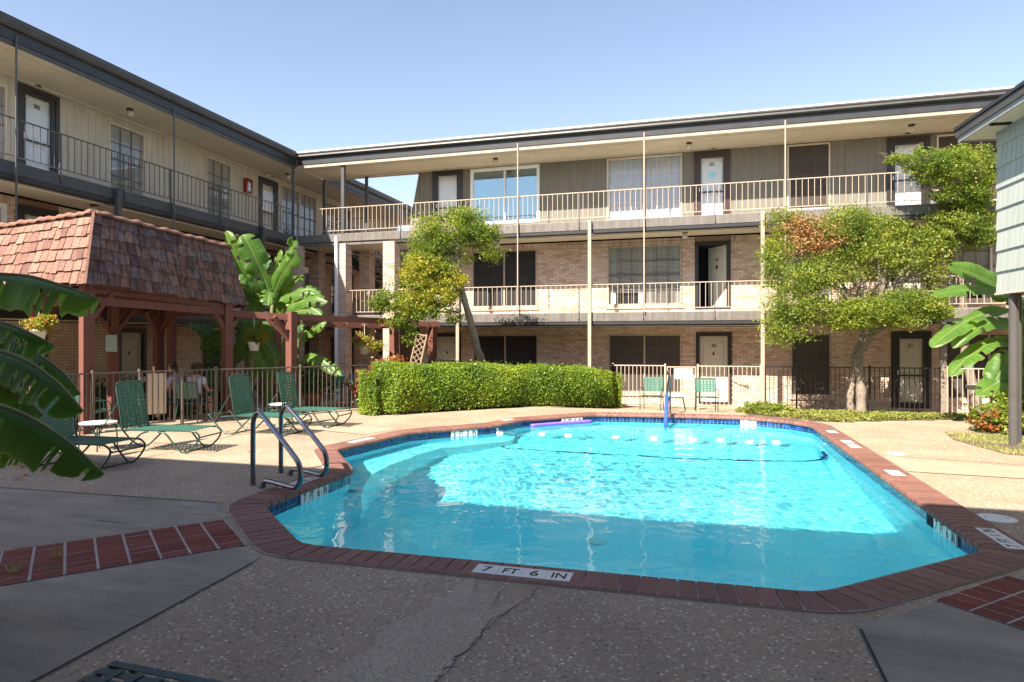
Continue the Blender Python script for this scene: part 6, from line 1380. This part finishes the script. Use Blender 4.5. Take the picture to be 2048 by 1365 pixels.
basket('hanging basket of trailing pink flowers in front of the brick columns', Vector((*at(729,655,17.6)[:2], 2.2)), 1.60, .15, [(.05,0,.12,.26,.18),(.32,0,.02,.2,.14),(-.15,0,.22,.13,.16)], 2300, 'leaf_yellow', 'flower_pink', 105)
# ================================================================== garden table at the right, people and chairs behind the fence
bt = thing('stone_table', 'weathered cast stone garden table on one pedestal behind the fence line, right', 'garden table', (*at(1990,820,15.9)[:2], -.1), 0)
q = MB(); q.lathe([(0,.66),(.56,.66),(.60,.69),(.60,.74),(.56,.76),(0,.76)], 28); q.build('table_top', M['bench'], bt, True); q = MB(); q.lathe([(0,0),(.24,0),(.22,.10),(.12,.2),(.10,.4),(.14,.55),(.24,.66),(0,.66)], 18); q.build('pedestal', M['bench'], bt, True)
def gch(px, d, rz, lab): p = at(px, 800, d); return strap_chair(lab, p.x, p.y, rz, gz(p.x, p.y), group='green strap chairs behind the fence')
gch(186, 13.4, 150, 'empty green strap chair under the gazebo, behind the thick redwood post'); 
gch(657, 17.0, -20, 'empty green strap chair behind the fence, left one of the shaded pair'); gch(722, 17.2, 35, 'empty green strap chair behind the fence beside the rust red coleus')
pt = thing('patio_table', 'dark metal patio table standing behind the fence between the empty strap chairs', 'patio table', (*at(690,800,17.6)[:2], -.1)); q = MB(); q.lathe([(0,.68),(.5,.68),(.5,.71),(0,.71)], 24); q.build('table_top', M['railblack'], pt)
for i in range(4): q = MB(); a = R(45+90*i); q.tube([(.4*math.cos(a),.4*math.sin(a),0),(.36*math.cos(a),.36*math.sin(a),.68)], .015, 6); q.build('leg', M['railblack'], pt)
def skin_obj(name, pts, edges, radii, mat, parent, sub=2):
    me = bpy.data.meshes.new(name); me.from_pydata(pts, edges, []); o = link(bpy.data.objects.new(name, me), parent); me.materials.append(mat)
    sk_ = o.modifiers.new('skin', 'SKIN'); sk_.use_smooth_shade = True
    for v_, r_ in zip(me.skin_vertices[0].data, radii): v_.radius = r_ if isinstance(r_, tuple) else (r_, r_)
    me.skin_vertices[0].data[0].use_root = True; ss = o.modifiers.new('smooth', 'SUBSURF'); ss.levels = sub; ss.render_levels = sub; return o
def person(lab, x, y, rz, shirt, lean=.12, s=.96, hairr=.0):
    """seated figure facing local -y, seat height .42"""
    t = thing('person', lab, 'person', (x, y, gz(x, y)), R(rz), 'people seated under the gazebo'); t.scale = (s, s, s)
    # body: pelvis root, spine, arms resting forward, thighs forward, shins down
    V = [(0,0,.50),(0,-.01,.68),(0,-.02-lean*.4,.86),(0,-.03-lean*.8,.99),(0,-.05-lean,1.09),
         (-.17,-.03-lean*.8,.97),(-.23,-.08-lean,.72),(-.18,-.28-lean,.66),(-.15,-.36-lean,.68),(.17,-.03-lean*.8,.97),(.23,-.08-lean,.72),(.18,-.28-lean,.66),(.15,-.36-lean,.68),
         (-.10,-.06,.49),(-.12,-.42,.50),(-.12,-.46,.08),(-.12,-.58,.05),(.10,-.06,.49),(.12,-.42,.50),(.12,-.40,.08),(.12,-.52,.05)]
    E = [(0,1),(1,2),(2,3),(3,4),(3,5),(5,6),(6,7),(7,8),(3,9),(9,10),(10,11),(11,12),(0,13),(13,14),(14,15),(15,16),(0,17),(17,18),(18,19),(19,20)]
    Rr = [(.15,.12),(.135,.10),(.15,.105),(.11,.085),(.05,.05),(.065,.06),(.045,.045),(.035,.035),(.028,.03),(.065,.06),(.045,.045),(.035,.035),(.028,.03),(.09,.09),(.062,.062),(.042,.042),(.04,.03),(.09,.09),(.062,.062),(.042,.042),(.04,.03)]
    skin_obj('body', V, E, Rr, M['skin'], t)
    skin_obj('shirt', [V[0], V[1], V[2], (0,-.03-lean*.8,1.0), V[5], (-.21,-.06-lean,.83), V[9], (.21,-.06-lean,.83)], [(0,1),(1,2),(2,3),(3,4),(4,5),(3,6),(6,7)], [(.165,.135),(.15,.115),(.165,.12),(.12,.09),(.078,.07),(.065,.06),(.078,.07),(.065,.06)], M[shirt], t)
    skin_obj('shorts', [(0,0,.49), V[13], (-.115,-.30,.50), V[17], (.115,-.30,.50)], [(0,1),(1,2),(0,3),(3,4)], [(.165,.125),(.105,.10),(.08,.08),(.105,.10),(.08,.08)], M['shorts'], t)
    hx, hy, hz_ = 0, -.08-lean, 1.21
    h = MB(); h.lathe([(0,-.135),(.045,-.125),(.068,-.07),(.078,0),(.072,.06),(.045,.105),(0,.118)], 18, (hx, hy, hz_)); ho = h.build('head', M['skin'], t, True)
    nz = MB(); nz.add([(hx-.014,hy-.072,hz_-.035),(hx+.014,hy-.072,hz_-.035),(hx,hy-.105,hz_-.03),(hx,hy-.078,hz_+.02)], [(0,1,2),(0,2,3),(2,1,3)]); nz.build('nose', M['skin'], ho)
    for sx in (-1, 1):
        e = MB(); e.lathe([(0,-.012),(.010,-.006),(.010,.006),(0,.012)], 8, (hx+sx*.028, hy-.068, hz_+.012)); e.build('eye', M['blackprint'], ho)
        e = MB(); e.lathe([(0,-.03),(.014,-.015),(.015,.015),(0,.03)], 8, (hx+sx*.080, hy, hz_-.005)); e.build('ear', M['skin'], ho)
    mo = MB(); mo.box(hx-.022,hx+.022,hy-.074,hy-.066,hz_-.072,hz_-.064); mo.build('mouth', M['flower_red'], ho)
    leaf_cloud('hair', [(hx,hy+.035,hz_+.04,.088+hairr,.080+hairr,.095,2),(hx,hy+.05,hz_-.06,.075+hairr,.06,.09+hairr,1.3)], 2600, .016, M['hair'], ho, 7, clump=13, cr=.018, shell=.75, up=0)
    for sx in (-1, 1):
        hnd = V[8] if sx < 0 else V[12]; f = MB()
        f.tube([(hnd[0],hnd[1]+.02,hnd[2]),(hnd[0],hnd[1]-.05,hnd[2]-.01)], [.026,.03], 8)
        for k in range(4): bx = hnd[0]-.024+.016*k; ln_ = (.05,.06,.055,.045)[k]; f.tube([(bx,hnd[1]-.05,hnd[2]-.008),(bx,hnd[1]-.05-ln_*.6,hnd[2]-.014),(bx,hnd[1]-.05-ln_,hnd[2]-.034)], [.008,.008,.006], 6)
        f.tube([(hnd[0]-sx*.022,hnd[1]-.0,hnd[2]),(hnd[0]-sx*.045,hnd[1]-.03,hnd[2]-.005),(hnd[0]-sx*.048,hnd[1]-.055,hnd[2]-.012)], [.011,.009,.007], 6); f.build('hand', M['skin'], t, True)
    return t
c_ = at(357, 800, 14.9); strap_chair('green strap chair under the gazebo carrying the seated person in lavender', c_.x, c_.y, -74, gz(c_.x, c_.y), group='occupied green strap chairs under the gazebo'); person('person seated behind the gate, brown hair, lavender shirt, bare legs, turned left', c_.x, c_.y+.02, -74, 'shirt', .10, .95)
c_ = at(389, 800, 14.3); strap_chair('green strap chair with its woven back to the pool, carrying the curly haired person', c_.x, c_.y, 188, gz(c_.x, c_.y), group='occupied green strap chairs under the gazebo'); person('person with curly light brown hair and pale grey shirt, back to the pool', c_.x, c_.y, 188, 'shirt2', .05, .95, .03)
c_ = at(318, 800, 15.6); pt = thing('patio_table', 'low dark patio table in front of the seated people under the gazebo', 'patio table', (c_.x, c_.y, gz(c_.x, c_.y))); q = MB(); q.lathe([(0,.62),(.42,.62),(.42,.65),(0,.65)], 24); q.build('table_top', M['railblack'], pt)
for i in range(4): q = MB(); a = R(45+90*i); q.tube([(.34*math.cos(a),.34*math.sin(a),0),(.3*math.cos(a),.3*math.sin(a),.62)], .015, 6); q.build('leg', M['railblack'], pt)

# lettering as plain meshes
dg = bpy.context.evaluated_depsgraph_get()
for o in [o for o in sc.objects if o.type == 'FONT']:
    me = bpy.data.meshes.new_from_object(o.evaluated_get(dg)); n = o.name; par, loc, rot, sca = o.parent, o.location.copy(), o.rotation_euler.copy(), o.scale.copy()
    bpy.data.objects.remove(o); mo_ = bpy.data.objects.new(n, me); link(mo_, par); mo_.location = loc; mo_.rotation_euler = rot; mo_.scale = sca
